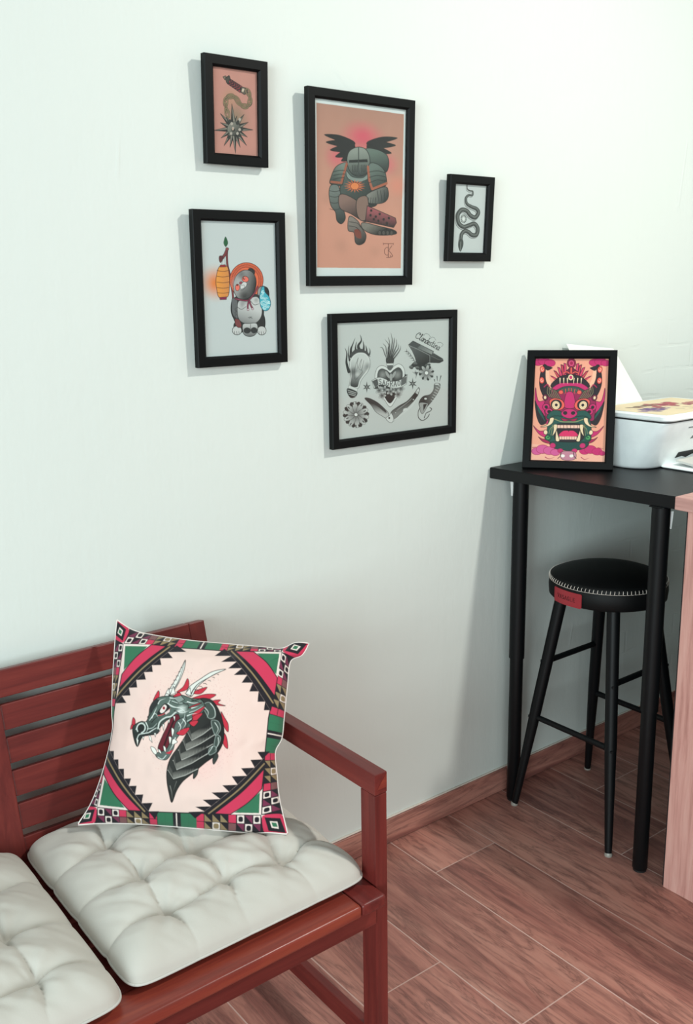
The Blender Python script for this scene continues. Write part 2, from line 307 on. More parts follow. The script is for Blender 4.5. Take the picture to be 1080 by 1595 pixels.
def art_flash():
    A = Art([(108, 152), (958, 112), (945, 910), (122, 1027)], 330, 310, (186, 192, 190), (500, 470, 4.696))
    D = (34, 36, 37); P = (200, 205, 203)
    # burning bulb  (detail coords)
    A.z(520, 500, 9)
    for q, w in (([(245, 500), (245, 400), (270, 330), (308, 228)], 46), ([(320, 450), (310, 370), (330, 280)], 40), ([(375, 430), (350, 350), (395, 270), (375, 182)], 56), ([(420, 440), (430, 360), (418, 268)], 44), ([(470, 470), (470, 400), (455, 335)], 38), ([(512, 470), (520, 420), (502, 368)], 22),
                 ([(225, 560), (205, 440), (220, 330)], 26), ([(215, 720), (180, 590), (185, 460), (155, 375)], 46)):
        A.stroke(q, w, D, sm=True, w1=1)
    A.poly([(235, 470), (300, 400), (400, 390), (490, 440), (525, 510), (400, 440), (250, 520)], (60, 62, 63))
    bulb = [(228, 930), (232, 840), (240, 740), (226, 640), (232, 560), (275, 490), (350, 445), (440, 450), (495, 500), (520, 570), (512, 660), (480, 730), (430, 790), (385, 860), (345, 960)]
    A.poly(bulb, P, sm=True, line=1, lw=5)
    A.poly([(240, 920), (246, 830), (256, 740), (244, 640), (250, 570), (290, 505), (350, 465), (430, 470), (480, 515), (502, 575), (494, 650), (460, 715), (410, 780), (365, 850), (335, 940)], (120, 124, 124), sm=True, grad=((370, 560), (190, 196, 194), (300, 940), (24, 25, 26)))
    A.glow(270, 720, 90, (40, 42, 42), .7); A.glow(470, 640, 80, (84, 86, 86), .6); A.glow(390, 600, 120, (196, 200, 198), .9); A.glow(340, 760, 60, (196, 200, 198), .7)
    A.stroke([(300, 830), (298, 680), (320, 600), (350, 520), (335, 600), (345, 680), (385, 560), (400, 540), (370, 690), (395, 700), (430, 560), (400, 690), (408, 730), (310, 840)], 5, D)
    A.poly([(215, 915), (340, 965), (330, 1010), (205, 965)], P, line=1, lw=4)
    A.poly([(202, 960), (330, 1010), (310, 1080), (240, 1095), (190, 1020)], (30, 31, 32), sm=True, line=1, lw=4)
    for k in range(3): A.stroke([(198 + k * 8, 985 + k * 28), (320 - k * 6, 1025 + k * 22)], 8, (186, 190, 188))
    # sacred heart
    for q, w in (([(800, 580), (740, 480), (700, 380), (655, 372)], 30), ([(800, 560), (760, 440), (745, 360), (700, 310)], 34), ([(800, 560), (785, 400), (790, 330), (730, 250)], 36), ([(800, 560), (800, 400), (800, 300), (780, 215)], 36), ([(800, 560), (830, 380), (840, 260), (815, 152)], 36), ([(810, 560), (850, 400), (865, 300), (868, 222)], 34), ([(815, 560), (870, 420), (900, 330), (895, 240)], 32), ([(820, 560), (890, 440), (925, 380), (930, 310)], 30), ([(830, 570), (900, 480), (950, 400), (960, 335)], 26)):
        A.stroke(q, w, D, sm=True, w1=1.5); A.stroke(np.array(q) + [5, 6], w * .42, (150, 154, 152), sm=True, w1=1)
    A.poly([(755, 520), (858, 520), (850, 600), (760, 600)], (44, 46, 46), sm=True)
    A.poly([(765, 610), (850, 605), (845, 690), (770, 690)], (80, 84, 84), line=1, lw=4); A.poly([(755, 600), (858, 596), (856, 625), (758, 628)], P, line=1, lw=4)
    hrt = [(805, 700), (860, 640), (930, 605), (990, 640), (1018, 720), (1010, 840), (970, 980), (890, 1110), (808, 1222), (730, 1130), (650, 1010), (600, 880), (590, 770), (620, 670), (680, 630), (750, 650)]
    A.poly(hrt, (206, 211, 209), sm=True, line=1, lw=5)
    H2 = [(808, 735), (860, 690), (925, 655), (970, 690), (985, 760), (960, 880), (900, 1030), (806, 1168), (715, 1060), (650, 940), (625, 800), (640, 710), (690, 675), (760, 700)]
    A.poly(H2, (60, 62, 62), sm=True, grad=((800, 700), (56, 58, 58), (800, 1160), (22, 23, 24)), line=1, lw=5)
    A.glow(700, 760, 90, (140, 144, 142), .8); A.glow(910, 760, 90, (140, 144, 142), .8)
    for cx, cy, a in [(770, 760, 60), (860, 760, 120), (820, 800, 90)]: A.poly(ell(cx, cy, 60, 20, a), (150, 154, 152), line=1, lw=3)
    for cx, cy in ((720, 975), (810, 1000), (890, 975), (650, 985), (960, 960), (690, 1060), (920, 1040)):
        for k in range(5): A.poly(ell(cx + 30 * math.cos(k * 1.256), cy + 30 * math.sin(k * 1.256), 30, 18, k * 72), (170, 174, 172), grad=((cx, cy), (50, 52, 52), (cx + 60 * math.cos(k * 1.256), cy + 60 * math.sin(k * 1.256)), (190, 194, 192)), line=1, lw=3)
    A.poly([(545, 850), (600, 815), (640, 960), (585, 965)], (50, 52, 52), line=1, lw=4); A.poly([(985, 800), (1052, 755), (1040, 890), (960, 920)], (90, 92, 92), line=1, lw=4); A.poly([(1015, 745), (1055, 765), (1010, 790)], D)
    ban_t = smooth([(545, 845), (640, 800), (720, 815), (800, 850), (900, 850), (985, 815), (1052, 760)]); ban_b = smooth([(575, 960), (660, 905), (740, 915), (810, 945), (900, 950), (980, 930), (1042, 890)])
    A.poly(np.vstack([ban_t, ban_b[::-1]]), (198, 203, 201), line=1, lw=5)
    A.poly([(550, 855), (625, 820), (640, 905), (590, 945)], (70, 72, 72)); A.poly([(965, 830), (1045, 780), (1036, 880), (960, 925)], (88, 90, 90))
    for k, ch in enumerate('SAGRAO'):
        x0 = 645 + k * 54; y0 = 822 + 32 * math.sin(min(k, 5) / 5 * 2.2) * (1 if k < 4 else .9); 
        for st in GL[ch]: A.stroke([(x0 + p[0] * 36, y0 + p[1] * 72) for p in st], 9, (40, 42, 42))
    star(A, 472, 940, 84)
    A.z(560, 580, 6.75); star(A, 577, 125, 66)
    # anvil
    A.z(630, 500, 12)
    A.stroke([(235, 770), (190, 690), (130, 600), (60, 560)], 7, D, sm=True)
    for k in range(5):
        x, y = lerp((215, 740), (80, 575), k / 4)
        A.stroke([(x, y), (x - 62, y - 10)], 13, D, w1=2); A.stroke([(x, y), (x - 14, y - 70)], 13, D, w1=2)
    A.poly([(250, 760), (400, 800), (520, 800), (500, 860), (380, 1000), (310, 960), (290, 860), (130, 880), (200, 780)], (28, 30, 31), sm=True, line=1, lw=4)
    for cx, cy in ((160, 870), (240, 800), (280, 880), (345, 985)): A.poly(ell(cx, cy, 42, 32, 20), (56, 60, 60), grad=((cx, cy - 30), (110, 114, 112), (cx, cy + 30), (24, 25, 26)), line=1, lw=4)
    A.poly([(105, 440), (195, 362), (590, 560), (580, 600), (760, 700), (775, 745), (700, 785), (520, 780), (490, 780), (400, 830), (250, 770), (235, 690), (180, 560)], (44, 47, 48), grad=((200, 420), (84, 88, 88), (380, 820), (16, 17, 18)), line=1, lw=5)
    A.poly([(105, 440), (195, 362), (340, 435), (260, 505)], (60, 64, 65), line=1, lw=4)
    A.poly([(340, 440), (575, 565), (555, 625), (275, 500)], (116, 122, 121), grad=((330, 460), (96, 102, 102), (540, 600), (132, 138, 136)), line=1, lw=4)
    A.stroke([(110, 450), (270, 515), (515, 640), (515, 780)], 7, (150, 156, 154)); A.poly([(545, 620), (600, 600), (765, 700), (775, 740), (690, 782), (525, 775), (525, 650)], (30, 32, 33), grad=((640, 620), (56, 60, 60), (640, 780), (18, 19, 20)))
    A.stroke([(540, 650), (690, 720), (760, 710)], 6, (110, 114, 112), sm=True)
    A.poly(ell(465, 850, 60, 50), (80, 84, 84), line=1, lw=4)
    flower(A, 450, 975, 150, 8, (180, 184, 182), (60, 62, 62))
    A.poly([(245, 1075), (255, 1010), (210, 955), (290, 960)], (90, 94, 94)); A.stroke([(245, 1080), (252, 1010), (185, 960)], 6, D); A.stroke([(252, 1010), (295, 960)], 6, D); A.stroke([(250, 1010), (240, 930)], 6, D)
    w = 'Clandestina'; ln = smooth([(285, 240), (360, 290), (450, 330), (540, 365), (640, 420), (740, 490)]); d = (ln[-1] - ln[0]) / np.linalg.norm(ln[-1] - ln[0]); nn = np.array([-d[1], d[0]])
    xs = [0, 80, 125, 170, 218, 268, 308, 344, 388, 424, 478]; ws = [76, 40, 44, 48, 50, 40, 38, 44, 32, 50, 50]
    for ch, x, wd in zip(w, xs, ws):
        o = np.array([290, 195]) + d * x * .97
        for st in GL[ch]:
            q = [o + d * p[0] * wd + nn * p[1] * 118 for p in st]; A.stroke(q, 13, D, sm=len(q) > 2)
    A.stroke([(400, 270), (430, 225), (490, 235), (530, 290)], 6, D, sm=True); A.stroke([(660, 400), (720, 390), (768, 430), (740, 470)], 6, D, sm=True); A.stroke([(530, 320), (560, 290), (600, 300), (630, 350)], 6, D, sm=True)
    # knife, flower, snake head
    A.z(560, 580, 6.75)
    A.poly([(62, 288), (110, 285), (200, 330), (290, 410), (318, 450), (300, 500), (240, 470), (180, 430), (130, 360)], (120, 124, 123), sm=True, grad=((220, 350), (40, 42, 42), (200, 450), (176, 180, 178)), line=1, lw=4)
    A.poly([(62, 288), (105, 284), (190, 325), (280, 405), (290, 440), (200, 370), (110, 318)], (46, 48, 49), sm=True); A.stroke([(120, 315), (220, 385), (290, 450)], 3, K)
    A.poly([(340, 440), (420, 370), (520, 310), (600, 220), (640, 165), (648, 200), (620, 270), (540, 360), (440, 450), (360, 530)], (62, 66, 66), sm=True, grad=((470, 340), (34, 36, 36), (490, 420), (120, 124, 122)), line=1, lw=4)
    A.poly([(605, 222), (640, 165), (648, 200), (630, 240)], P, line=1, lw=3); A.poly([(325, 470), (345, 440), (372, 500), (350, 545), (310, 530), (290, 495)], P, sm=True, line=1, lw=4)
    A.poly(ell(325, 495, 10, 11), K); A.poly([(478, 395), (510, 385), (520, 402), (470, 425)], P)
    A.stroke([(370, 520), (440, 470), (560, 370), (625, 270)], 8, P, sm=True)
    for k in range(4): A.stroke([(400 + k * 6, 420 - k * 8), (480 + k * 8, 360 - k * 8), (560 + k * 4, 300 - k * 8)], 2.5, (150, 154, 152), sm=True)
    for x, y in ((393, 438), (584, 295), (625, 215)): A.poly(ell(x, y, 7, 7), P, line=1, lw=3)
    A.poly([(812, 125), (865, 122), (872, 160), (845, 220), (800, 290), (750, 350), (700, 400), (655, 385), (645, 320), (690, 260), (760, 240), (800, 190)], (74, 78, 77), sm=True, grad=((700, 260), (40, 42, 42), (840, 240), (110, 114, 112)), line=1, lw=4)
    for k in range(7):
        x, y = lerp((860, 140), (790, 300), k / 6); A.stroke([(x - 18, y - 6), (x + 12, y + 10)], 4, P)
    A.poly(ell(838, 128, 28, 10), P, line=1, lw=4)
    A.poly([(650, 330), (720, 330), (740, 350), (690, 440), (665, 435), (652, 380)], (150, 154, 152), sm=True, line=1, lw=4); A.poly([(690, 345), (730, 340), (690, 420)], D); A.poly(ell(715, 285, 16, 12), P, line=1, lw=4)
    A.stroke([(655, 380), (635, 430), (640, 490), (680, 518), (730, 490), (755, 450)], 8, D, sm=True); A.stroke([(700, 490), (720, 440), (760, 420), (780, 395), (760, 380)], 8, D, sm=True)
    for q in ([(810, 80), (815, 105)], [(838, 45), (842, 98)], [(880, 40), (865, 100)]): A.stroke(q, 11, D, w1=3)
    A.z(500, 470, 4.696); flower(A, 259, 838, 98, 10, (192, 197, 195), (84, 88, 88), .13)
    for k in range(20):
        a = k * math.pi / 10; A.stroke([(259 + 62 * math.cos(a), 838 + 80 * math.sin(a)), (259 + 74 * math.cos(a), 838 + 96 * math.sin(a))], 7, D)
    return A

def art_guardian():
    A = Art([(150, 157), (585, 155), (560, 757), (118, 748)], 230, 310, (246, 166, 140), (790, 520, 3.724))
    ax = lambda y: 363 - (np.asarray(y) - 180) * .05
    def mir(p): p = np.asarray(p, float); return np.c_[2 * ax(p[:, 1]) - p[:, 0], p[:, 1]]
    def P2(p, c, **k):
        q = smooth(p, True) if k.pop('sm', True) else np.asarray(p, float)
        A.poly(q, c, **k); A.poly(mir(q), c, **k)
    def S2(p, w, c, **k):
        q = smooth(p) if k.pop('sm', True) else np.asarray(p, float); A.stroke(q, w, c, **k); A.stroke(mir(q), w, c, **k)
    M, R, Dk, G, C, O = (204, 40, 108), (168, 26, 78), (40, 30, 38), (34, 82, 74), (244, 214, 176), (240, 96, 84)
    A.poly([(110, 650), (600, 690), (600, 770), (110, 770)], (250, 190, 168), a=.6)  # pale reflection of the glass, painted into the lower print colours
    for x, y, r in ((165, 178, 24), (200, 172, 28), (235, 182, 26), (500, 178, 26), (535, 172, 28), (566, 180, 22)): A.poly(ell(x, y, r * 1.25, r * .8), M, line=1, lw=3, lc=R)
    for x, y, r in ((155, 694, 26), (190, 682, 32), (230, 690, 30), (265, 700, 24), (440, 690, 26), (475, 682, 30), (515, 694, 26), (545, 704, 16)): A.poly(ell(x, y, r * 1.2, r * .8), (216, 90, 150) if x < 300 else M, line=1, lw=2.5, lc=R)
    for q in ([(205, 728), (230, 738), (262, 726)], [(420, 728), (440, 740), (470, 730)], [(130, 672), (160, 668)], [(520, 672), (555, 676)]): A.stroke(q, 5, R, sm=True, w1=1)
    # flame mane, ears
    P2([(150, 325), (165, 400), (210, 400), (240, 440), (260, 520), (200, 530), (160, 480), (146, 400)], M, line=1, lw=3, lc=(90, 12, 46))
    P2([(145, 400), (165, 440), (190, 470), (215, 520), (180, 540), (155, 490)], Dk, line=1, lw=2.5); P2([(160, 425), (185, 470), (205, 520), (190, 500), (165, 460)], G)
    P2([(135, 545), (170, 575), (220, 575), (250, 600), (220, 615), (170, 595)], M, line=1, lw=3, lc=(90, 12, 46)); P2([(165, 610), (190, 622), (240, 622), (250, 650), (195, 640)], R, line=1, lw=2.5)
    # horns
    P2([(200, 190), (182, 230), (172, 290), (180, 340), (205, 385), (245, 400), (270, 370), (240, 330), (215, 290), (210, 240), (222, 205)], Dk, line=1, lw=3)
    P2([(212, 215), (212, 280), (240, 340), (280, 370), (262, 330), (235, 280), (228, 225)], (250, 190, 160)); P2([(205, 195), (245, 205), (250, 212), (218, 225)], Dk)
    for y, x in ((218, 190), (282, 187)): P2(ell(x, y, 14, 18), O, sm=False, line=1, lw=2.5, lc=(100, 20, 30)); S2(ell(x, y, 6, 8, 0, 10, 0, 270), 3, (250, 200, 180), sm=False)
    S2([(200, 320), (220, 305), (232, 322)], 6, R)
    # crown
    for k, (x, y) in enumerate([(245, 300), (238, 255), (258, 225), (280, 205), (300, 190), (318, 182)]):
        P2([(x, y), (x + 14, y + 4), (318 + k * 4, 300), (295 + k * 5, 310)], (R, M)[k % 2], sm=False, line=1, lw=3, lc=(70, 14, 40)); S2([(x + 8, y + 10), (308 + k * 4, 298)], 3, O, sm=False)
    A.poly([(240, 320), (290, 262), (357, 248), (425, 262), (470, 320), (357, 335)], Dk, sm=True, line=1, lw=3)
    A.poly([(240, 340), (290, 300), (357, 296), (425, 300), (472, 340), (440, 380), (357, 390), (270, 380)], M, sm=True, line=1, lw=3, lc=(80, 14, 44))
    for dx in (18, 40, 62): S2([(357 - dx, 270), (357 - dx, 300)], 7, C, sm=False, w1=2)
    A.poly(ell(363, 182, 26, 28), R, line=1, lw=3); A.poly(ell(363, 182, 18, 20), (216, 70, 120), line=1, lw=3); A.poly(ell(363, 182, 9, 10), R)
    A.poly([(325, 240), (345, 215), (362, 205), (380, 215), (402, 240), (362, 250)], (110, 22, 54), sm=True, line=1, lw=3); A.stroke([(362, 210), (361, 240)], 8, O); S2([(315, 240), (335, 232), (350, 240)], 5, O)
    A.poly(ell(359, 264, 17, 18), C, line=1, lw=3); A.poly(ell(359, 264, 9, 10), M)
    # brow and face
    A.poly([(205, 400), (250, 350), (300, 330), (357, 325), (412, 330), (462, 350), (505, 400), (500, 480), (470, 520), (240, 520), (205, 480)], (150, 28, 80), sm=True, line=1, lw=3)
    A.poly([(270, 345), (310, 320), (357, 314), (404, 320), (445, 345), (400, 350), (357, 345), (312, 350)], (56, 76, 70), sm=True, line=1, lw=2.5)
    for k in range(7): S2([(357 - k * 9, 358), (357 - k * 10, 325 + k * 2)], 3, O if k % 2 else (90, 104, 86), sm=False)
    for k in range(6): S2([(300 - k * 13, 395 - k * 3), (285 - k * 13, 368 - k * 3), (268 - k * 9, 340 - k * 4)], 8, Dk); S2([(300 - k * 13, 393 - k * 3), (284 - k * 13, 368 - k * 3), (268 - k * 9, 342 - k * 4)], 2.6, (150, 140, 104))
    P2(ell(300, 350, 14, 12), O, sm=False, line=1, lw=3, lc=(100, 20, 40)); P2(ell(207, 380, 16, 18), (110, 30, 60), sm=False, line=1, lw=3); P2(ell(206, 381, 7, 9), C, sm=False)
    A.poly([(330, 360), (352, 345), (375, 360), (385, 430), (352, 445), (318, 430)], M, sm=True, line=1, lw=3, lc=(80, 14, 44))
    P2(ell(212, 436, 22, 20), M, sm=False, line=1, lw=3, lc=(70, 10, 40)); P2(ell(212, 436, 10, 10), Dk, sm=False); P2(ell(228, 462, 22, 19), M, sm=False, line=1, lw=3, lc=(70, 10, 40)); P2(ell(230, 463, 12, 10), Dk, sm=False)
    P2([(232, 400), (260, 385), (305, 395), (322, 425), (305, 450), (262, 455), (238, 435)], O, line=1, lw=3); P2(ell(272, 422, 34, 30), Dk, sm=False)
    P2(ell(270, 425, 24, 25), C, sm=False, line=1, lw=2.5); P2(ell(272, 424, 9, 9), Dk, sm=False); S2(ell(271, 424, 17, 17), 2, (206, 160, 100), sm=False)
    P2([(230, 470), (262, 455), (300, 462), (318, 490), (285, 500), (250, 510), (215, 500)], G, line=1, lw=3)
    A.poly([(225, 520), (250, 490), (310, 490), (350, 502), (392, 490), (450, 490), (475, 520), (480, 600), (460, 640), (345, 655), (235, 640), (215, 600)], G, sm=True, line=1, lw=3)
    A.poly([(302, 470), (325, 450), (350, 446), (376, 450), (396, 470), (385, 490), (350, 502), (312, 490)], M, sm=True, line=1, lw=3, lc=(80, 14, 44))
    P2(ell(325, 470, 13, 11), Dk, sm=False); A.poly([(300, 500), (348, 508), (398, 500), (380, 518), (348, 512), (318, 518)], R, sm=True, line=1, lw=2.5)
    S2([(345, 522), (300, 520), (250, 505), (225, 530)], 5, (150, 150, 104))
    # jaws
    A.poly([(272, 535), (425, 535), (440, 580), (415, 632), (275, 632), (262, 580)], Dk, sm=True, line=1, lw=3)
    A.poly([(290, 605), (310, 575), (343, 572), (345, 578), (348, 572), (380, 575), (398, 605)], (222, 44, 100), sm=True, line=1, lw=3)
    for k in range(7): 
        A.poly([(276 + k * 20.5, 541), (294 + k * 20.5, 541), (294 + k * 20.5, 558), (276 + k * 20.5, 558)], (246, 196, 176)); A.poly([(290 + k * 15, 607), (303 + k * 15, 607), (303 + k * 15, 624), (290 + k * 15, 624)], (246, 196, 176))
    P2([(256, 540), (278, 540), (270, 575), (248, 605), (256, 570)], C, line=1, lw=3); P2([(272, 570), (282, 600), (290, 632), (268, 630)], C, line=1, lw=3)
    P2([(236, 500), (258, 500), (248, 530), (215, 550), (178, 552), (215, 540), (230, 520)], C, line=1, lw=3)
    for q in ([(250, 540), (245, 570), (240, 600)], [(262, 545), (238, 560), (228, 590)]): S2(q, 3, (150, 150, 104))
    P2(ell(208, 583, 12, 14), C, sm=False, line=1, lw=3); P2(ell(222, 615, 20, 16), (30, 96, 66), sm=False, line=1, lw=2.5); S2(ell(222, 613, 9, 8, 0, 12, 0, 280), 3, (110, 190, 110), sm=False)
    A.poly([(240, 640), (345, 640), (460, 640), (440, 675), (345, 690), (250, 672)], (24, 66, 62), sm=True, line=1, lw=3)
    P2(ell(250, 660, 16, 14), M, sm=False, line=1, lw=2.5, lc=R); P2(ell(295, 690, 16, 12), M, sm=False, line=1, lw=2.5, lc=R)
    A.poly([(300, 700), (338, 692), (385, 700), (385, 735), (340, 748), (300, 735)], (200, 130, 150), sm=True, line=1, lw=2.5); P2(ell(310, 720, 12, 9), (250, 236, 230), sm=False); S2([(280, 735), (296, 720), (300, 700)], 4, Dk)
    return A

def art_cushion(corners):
    Z = (100, 950, 2.7)
    A = Art(corners, 470, 470, (226, 200, 191), Z)
    A.mottle(9, .05, 90)
    BK, RD, GN, TN, WH, PL = (26, 23, 30), (196, 52, 84), (48, 108, 78), (140, 120, 88), (226, 212, 204), (112, 44, 72)
    top_o = [(228, 40), (300, 85), (400, 110), (560, 135), (700, 150), (850, 165), (930, 172), (985, 148), (1040, 150)]; top_i = [(262, 145), (370, 152), (480, 165), (700, 185), (925, 190)]
    rt_o = [(1040, 150), (1010, 200), (965, 228), (952, 330), (938, 470), (928, 560), (902, 620), (908, 720), (918, 830), (950, 985)]; rt_i = [(925, 190), (895, 350), (870, 470), (862, 560), (855, 640), (850, 740), (840, 890)]
    bt_o = [(55, 908), (150, 905), (300, 912), (480, 932), (640, 952), (800, 972), (880, 972), (950, 985)]; bt_i = [(150, 830), (350, 855), (560, 870), (840, 890)]
    lf_o = [(228, 40), (220, 150), (212, 300), (210, 430), (213, 500), (188, 620), (150, 740), (110, 830), (55, 908)]; lf_i = [(262, 145), (240, 300), (222, 430), (213, 520), (192, 620), (165, 740), (150, 830)]
    def at(pl, t):
        P = np.asarray(pl, float); d = np.r_[0, np.cumsum(np.linalg.norm(np.diff(P, axis=0), axis=1))]; t = np.asarray(t) * d[-1]
        return np.c_[np.interp(t, d, P[:, 0]), np.interp(t, d, P[:, 1])]
    def grow(o, i, f=1.25): return i + (o - i) * f
    for o, i in ((top_o, top_i), (rt_o, rt_i), (bt_o, bt_i), (lf_o, lf_i)):
        t = np.linspace(0, 1, 40); Oo, Ii = at(o, t), at(i, t)
        A.poly(np.vstack([grow(Oo, Ii, 1.6), Ii[::-1]]), BK)
        def near(p):
            tt = np.linspace(0, 1, 400); return tt[np.argmin(np.linalg.norm(at(o, tt) - np.array(p, float), axis=1))]
        e0, e1 = near(i[0]), near(i[-1])
        def cell(a, b, r0, r1): 
            q = at(o, [e0 + (e1 - e0) * a, e0 + (e1 - e0) * b]); p = at(i, [a, b]); f = lambda k, r: p[k] + (q[k] - p[k]) * r
            return [f(0, r0), f(1, r0), f(1, r1), f(0, r1)]
        seq = ['dot', 'tri', 'dot', 'red', 'tan', 'tan', 'tan', 'red', 'grn', 'grn', 'bar', 'grn', 'grn', 'red', 'tan', 'tan', 'tan', 'red', 'dot', 'tri', 'dot']
        a0, a1 = .0, 1.; n = len(seq)
        for k, kind in enumerate(seq):
            a = a0 + (a1 - a0) * k / n; b = a0 + (a1 - a0) * (k + 1) / n - .004
            if kind in ('dot', 'tri'):
                for r, (r0, r1) in enumerate(((.05, .48), (.52, .96))):
                    if (k + r) % 2 == 0:
                        c = cell(a + .003, b, r0, r1); A.poly(c, WH); m = np.mean(c, 0); A.poly(m + (np.array(smooth(c, True)) - m) * .55, BK)
                    else: c = cell(a, b, r0, r1); A.poly([c[0], c[1], c[2]], PL)
            elif kind == 'tan':
                for r0, r1 in ((.04, .48), (.52, .96)):
                    c = cell(a, b, r0, r1); A.poly([c[0], c[2], c[3]], TN)
                if seq[k - 1] == 'tan' and seq[k + 1] == 'tan':
                    c = cell(a, b, .52, .96); A.poly(c, WH); m = np.mean(c, 0); A.poly(m + (np.array(smooth(c, True)) - m) * .6, TN)
            elif kind == 'red':
                for r0, r1 in ((.03, .48), (.52, .97)): A.poly(cell(a, b, r0, r1), RD if (k < 8 or k > 12) and k not in (3, 17) else lerp(RD, GN, .5 * (r0 > .3)))
            elif kind == 'grn': A.poly(cell(a, b + .004, .02, 1.2), GN)
            elif kind == 'bar': c = cell(a, b, .02, 1.2); A.poly(c, BK); A.stroke([(np.array(c[0]) + c[1]) / 2, (np.array(c[2]) + c[3]) / 2], 5, WH)
        A.stroke(Ii, 4.5, BK)
    # corner medallions
    for oc, ic in (((228, 40), (262, 145)), ((1040, 150), (925, 190)), ((950, 985), (840, 890)), ((55, 908), (150, 830))):
        oc, ic = np.array(oc, float), np.array(ic, float); m = oc * .5 + ic * .5; r = np.linalg.norm(oc - ic) * .5
        d = (oc - ic) / np.linalg.norm(oc - ic); e = np.array([-d[1], d[0]])
        A.poly([ic, ic + (m - ic) + e * r * .75, oc + d * 30, m - e * r * .75], WH)
        A.poly([m + d * r * 1.2, m + e * r * .72 + d * r * .1, m + e * r * .2], RD, sm=True); A.poly([m - d * r * .9, m + e * r * .72 - d * r * .1, m + e * r * .1], RD, sm=True)
        A.poly([m + d * r * 1.2, m - e * r * .72 + d * r * .1, m - e * r * .2], RD, sm=True); A.poly([m - d * r * .9, m - e * r * .72 - d * r * .1, m - e * r * .1], RD, sm=True)
        A.poly([m + d * r * .85, m + e * r * .5, m - d * r * .75, m - e * r * .5], BK); A.poly([m + d * r * .36 + e * r * .05, m + e * r * .24, m - d * r * .36, m - e * r * .24], WH); A.poly([m + d * r * .24, m + e * r * .15, m - d * r * .24, m - e * r * .15], GN)
    # corner triangles, bands and saw teeth
    spec = [((262, 145), ((385, 152), (448, 160), (482, 166)), ((258, 272), (246, 330), (224, 398)), [(488, 186), (446, 212), (406, 240), (372, 268), (340, 299), (306, 330), (275, 362), (250, 392)]),
            ((925, 190), ((812, 188), (738, 185), (703, 184)), ((908, 300), (896, 378), (880, 442)), [(680, 206), (704, 232), (730, 260), (752, 288), (780, 321), (808, 358), (838, 402), (862, 438)]),
            ((150, 830), ((290, 848), (345, 853), (376, 857)), ((176, 690), (178, 638), (198, 580)), [(222, 592), (243, 628), (268, 668), (298, 710), (322, 742), (350, 780), (388, 818), (414, 856)]),
            ((840, 890), ((715, 882), (650, 876), (600, 872)), ((843, 775), (852, 690), (854, 640)), [(832, 615), (803, 648), (765, 682), (728, 715), (690, 752), (648, 782), (612, 812), (580, 842), (552, 864)])]
    for C, Aq, Bq, tips in spec:
        C = np.array(C, float); A1, A2, A3 = map(np.array, Aq); B1, B2, B3 = map(np.array, Bq)
        bow = (C - (A2 + B2) / 2) * .06
        def arc(p, q, k=1.0): return smooth([p, (p + q) / 2 + bow * k, q], n=10)
        A.poly(np.vstack([[C], arc(A1, B1, .4)]), WH)
        g = lambda p: C + (p - C) * .8 + ((A1 + B1) / 2 - C) * .13
        A.poly([g(C), g(A1), g(B1)], GN)
        A.poly(np.vstack([arc(A1, B1), arc(A2, B2)[::-1]]), RD, line=1, lw=4, lc=BK)
        b1 = arc(A2, B2); b2 = arc(A3, B3)
        A.poly(np.vstack([b1, b2[::-1]]), BK); A.stroke(b1 * .55 + b2 * .45, 6, TN)
        L = arc(A3, B3); top = C[1] < 500
        if L[0, 1] > L[-1, 1]: L = L[::-1]
        d0 = (L[1] - L[0]) / (L[1, 1] - L[0, 1]); d1 = (L[-1] - L[-2]) / (L[-1, 1] - L[-2, 1])
        def ln(y):
            if y < L[0, 1]: return L[0] + d0 * (y - L[0, 1])
            if y > L[-1, 1]: return L[-1] + d1 * (y - L[-1, 1])
            return np.array([np.interp(y, L[:, 1], L[:, 0]), y])
        ys = [p[1] for p in tips]; step = (ys[-1] - ys[0]) / (len(ys) - 1)
        ys = [ys[0] - step] + ys if top else ys + [ys[-1] + step]
        for k, tp in enumerate(tips):
            tp = np.array(tp, float); m = ln(tp[1]); tp = tp + (tp - m) * ((1.5 if C[0] < 500 else .7) if top else .15)
            A.poly([ln(ys[k]), tp, ln(ys[k + 1])], BK)
    # dragon
    A.z(200, 1020, 6)
    rng = np.random.default_rng(4)
    A.glow(740, 900, 420, (226, 176, 172), .55, 480); A.glow(300, 480, 260, (230, 190, 184), .4); A.glow(420, 700, 200, (228, 190, 184), .4)
    for k in range(900):
        a = rng.random() * 6.28; r = 230 + 180 * rng.random() ** 1.5; x, y = 620 + r * 1.15 * math.cos(a), 680 + r * 1.3 * math.sin(a)
        if -50 < x < 1050 and y < 1330: A.poly(ell(x, y, 2.6, 2.6, 0, 5), (186, 92, 98), a=.7)
    RR = (186, 44, 62); DG = (60, 72, 67); LT = (196, 206, 200)
    for q in ([(860, 400), (760, 395), (640, 430), (580, 470), (700, 480), (800, 440)], [(780, 330), (700, 350), (640, 380), (720, 390)], [(900, 450), (830, 455), (800, 470), (880, 500), (945, 505), (880, 480)], [(905, 560), (940, 620), (970, 680), (968, 750), (930, 690)], [(920, 750), (955, 800), (965, 905), (925, 860)], [(600, 245), (615, 300), (590, 350), (500, 370), (560, 320)], [(330, 350), (340, 400), (300, 450), (285, 430)], [(90, 590), (112, 620), (105, 680), (78, 660)], [(65, 700), (75, 655), (100, 670)]):
        A.poly(q, RR, sm=True, line=1, lw=5)
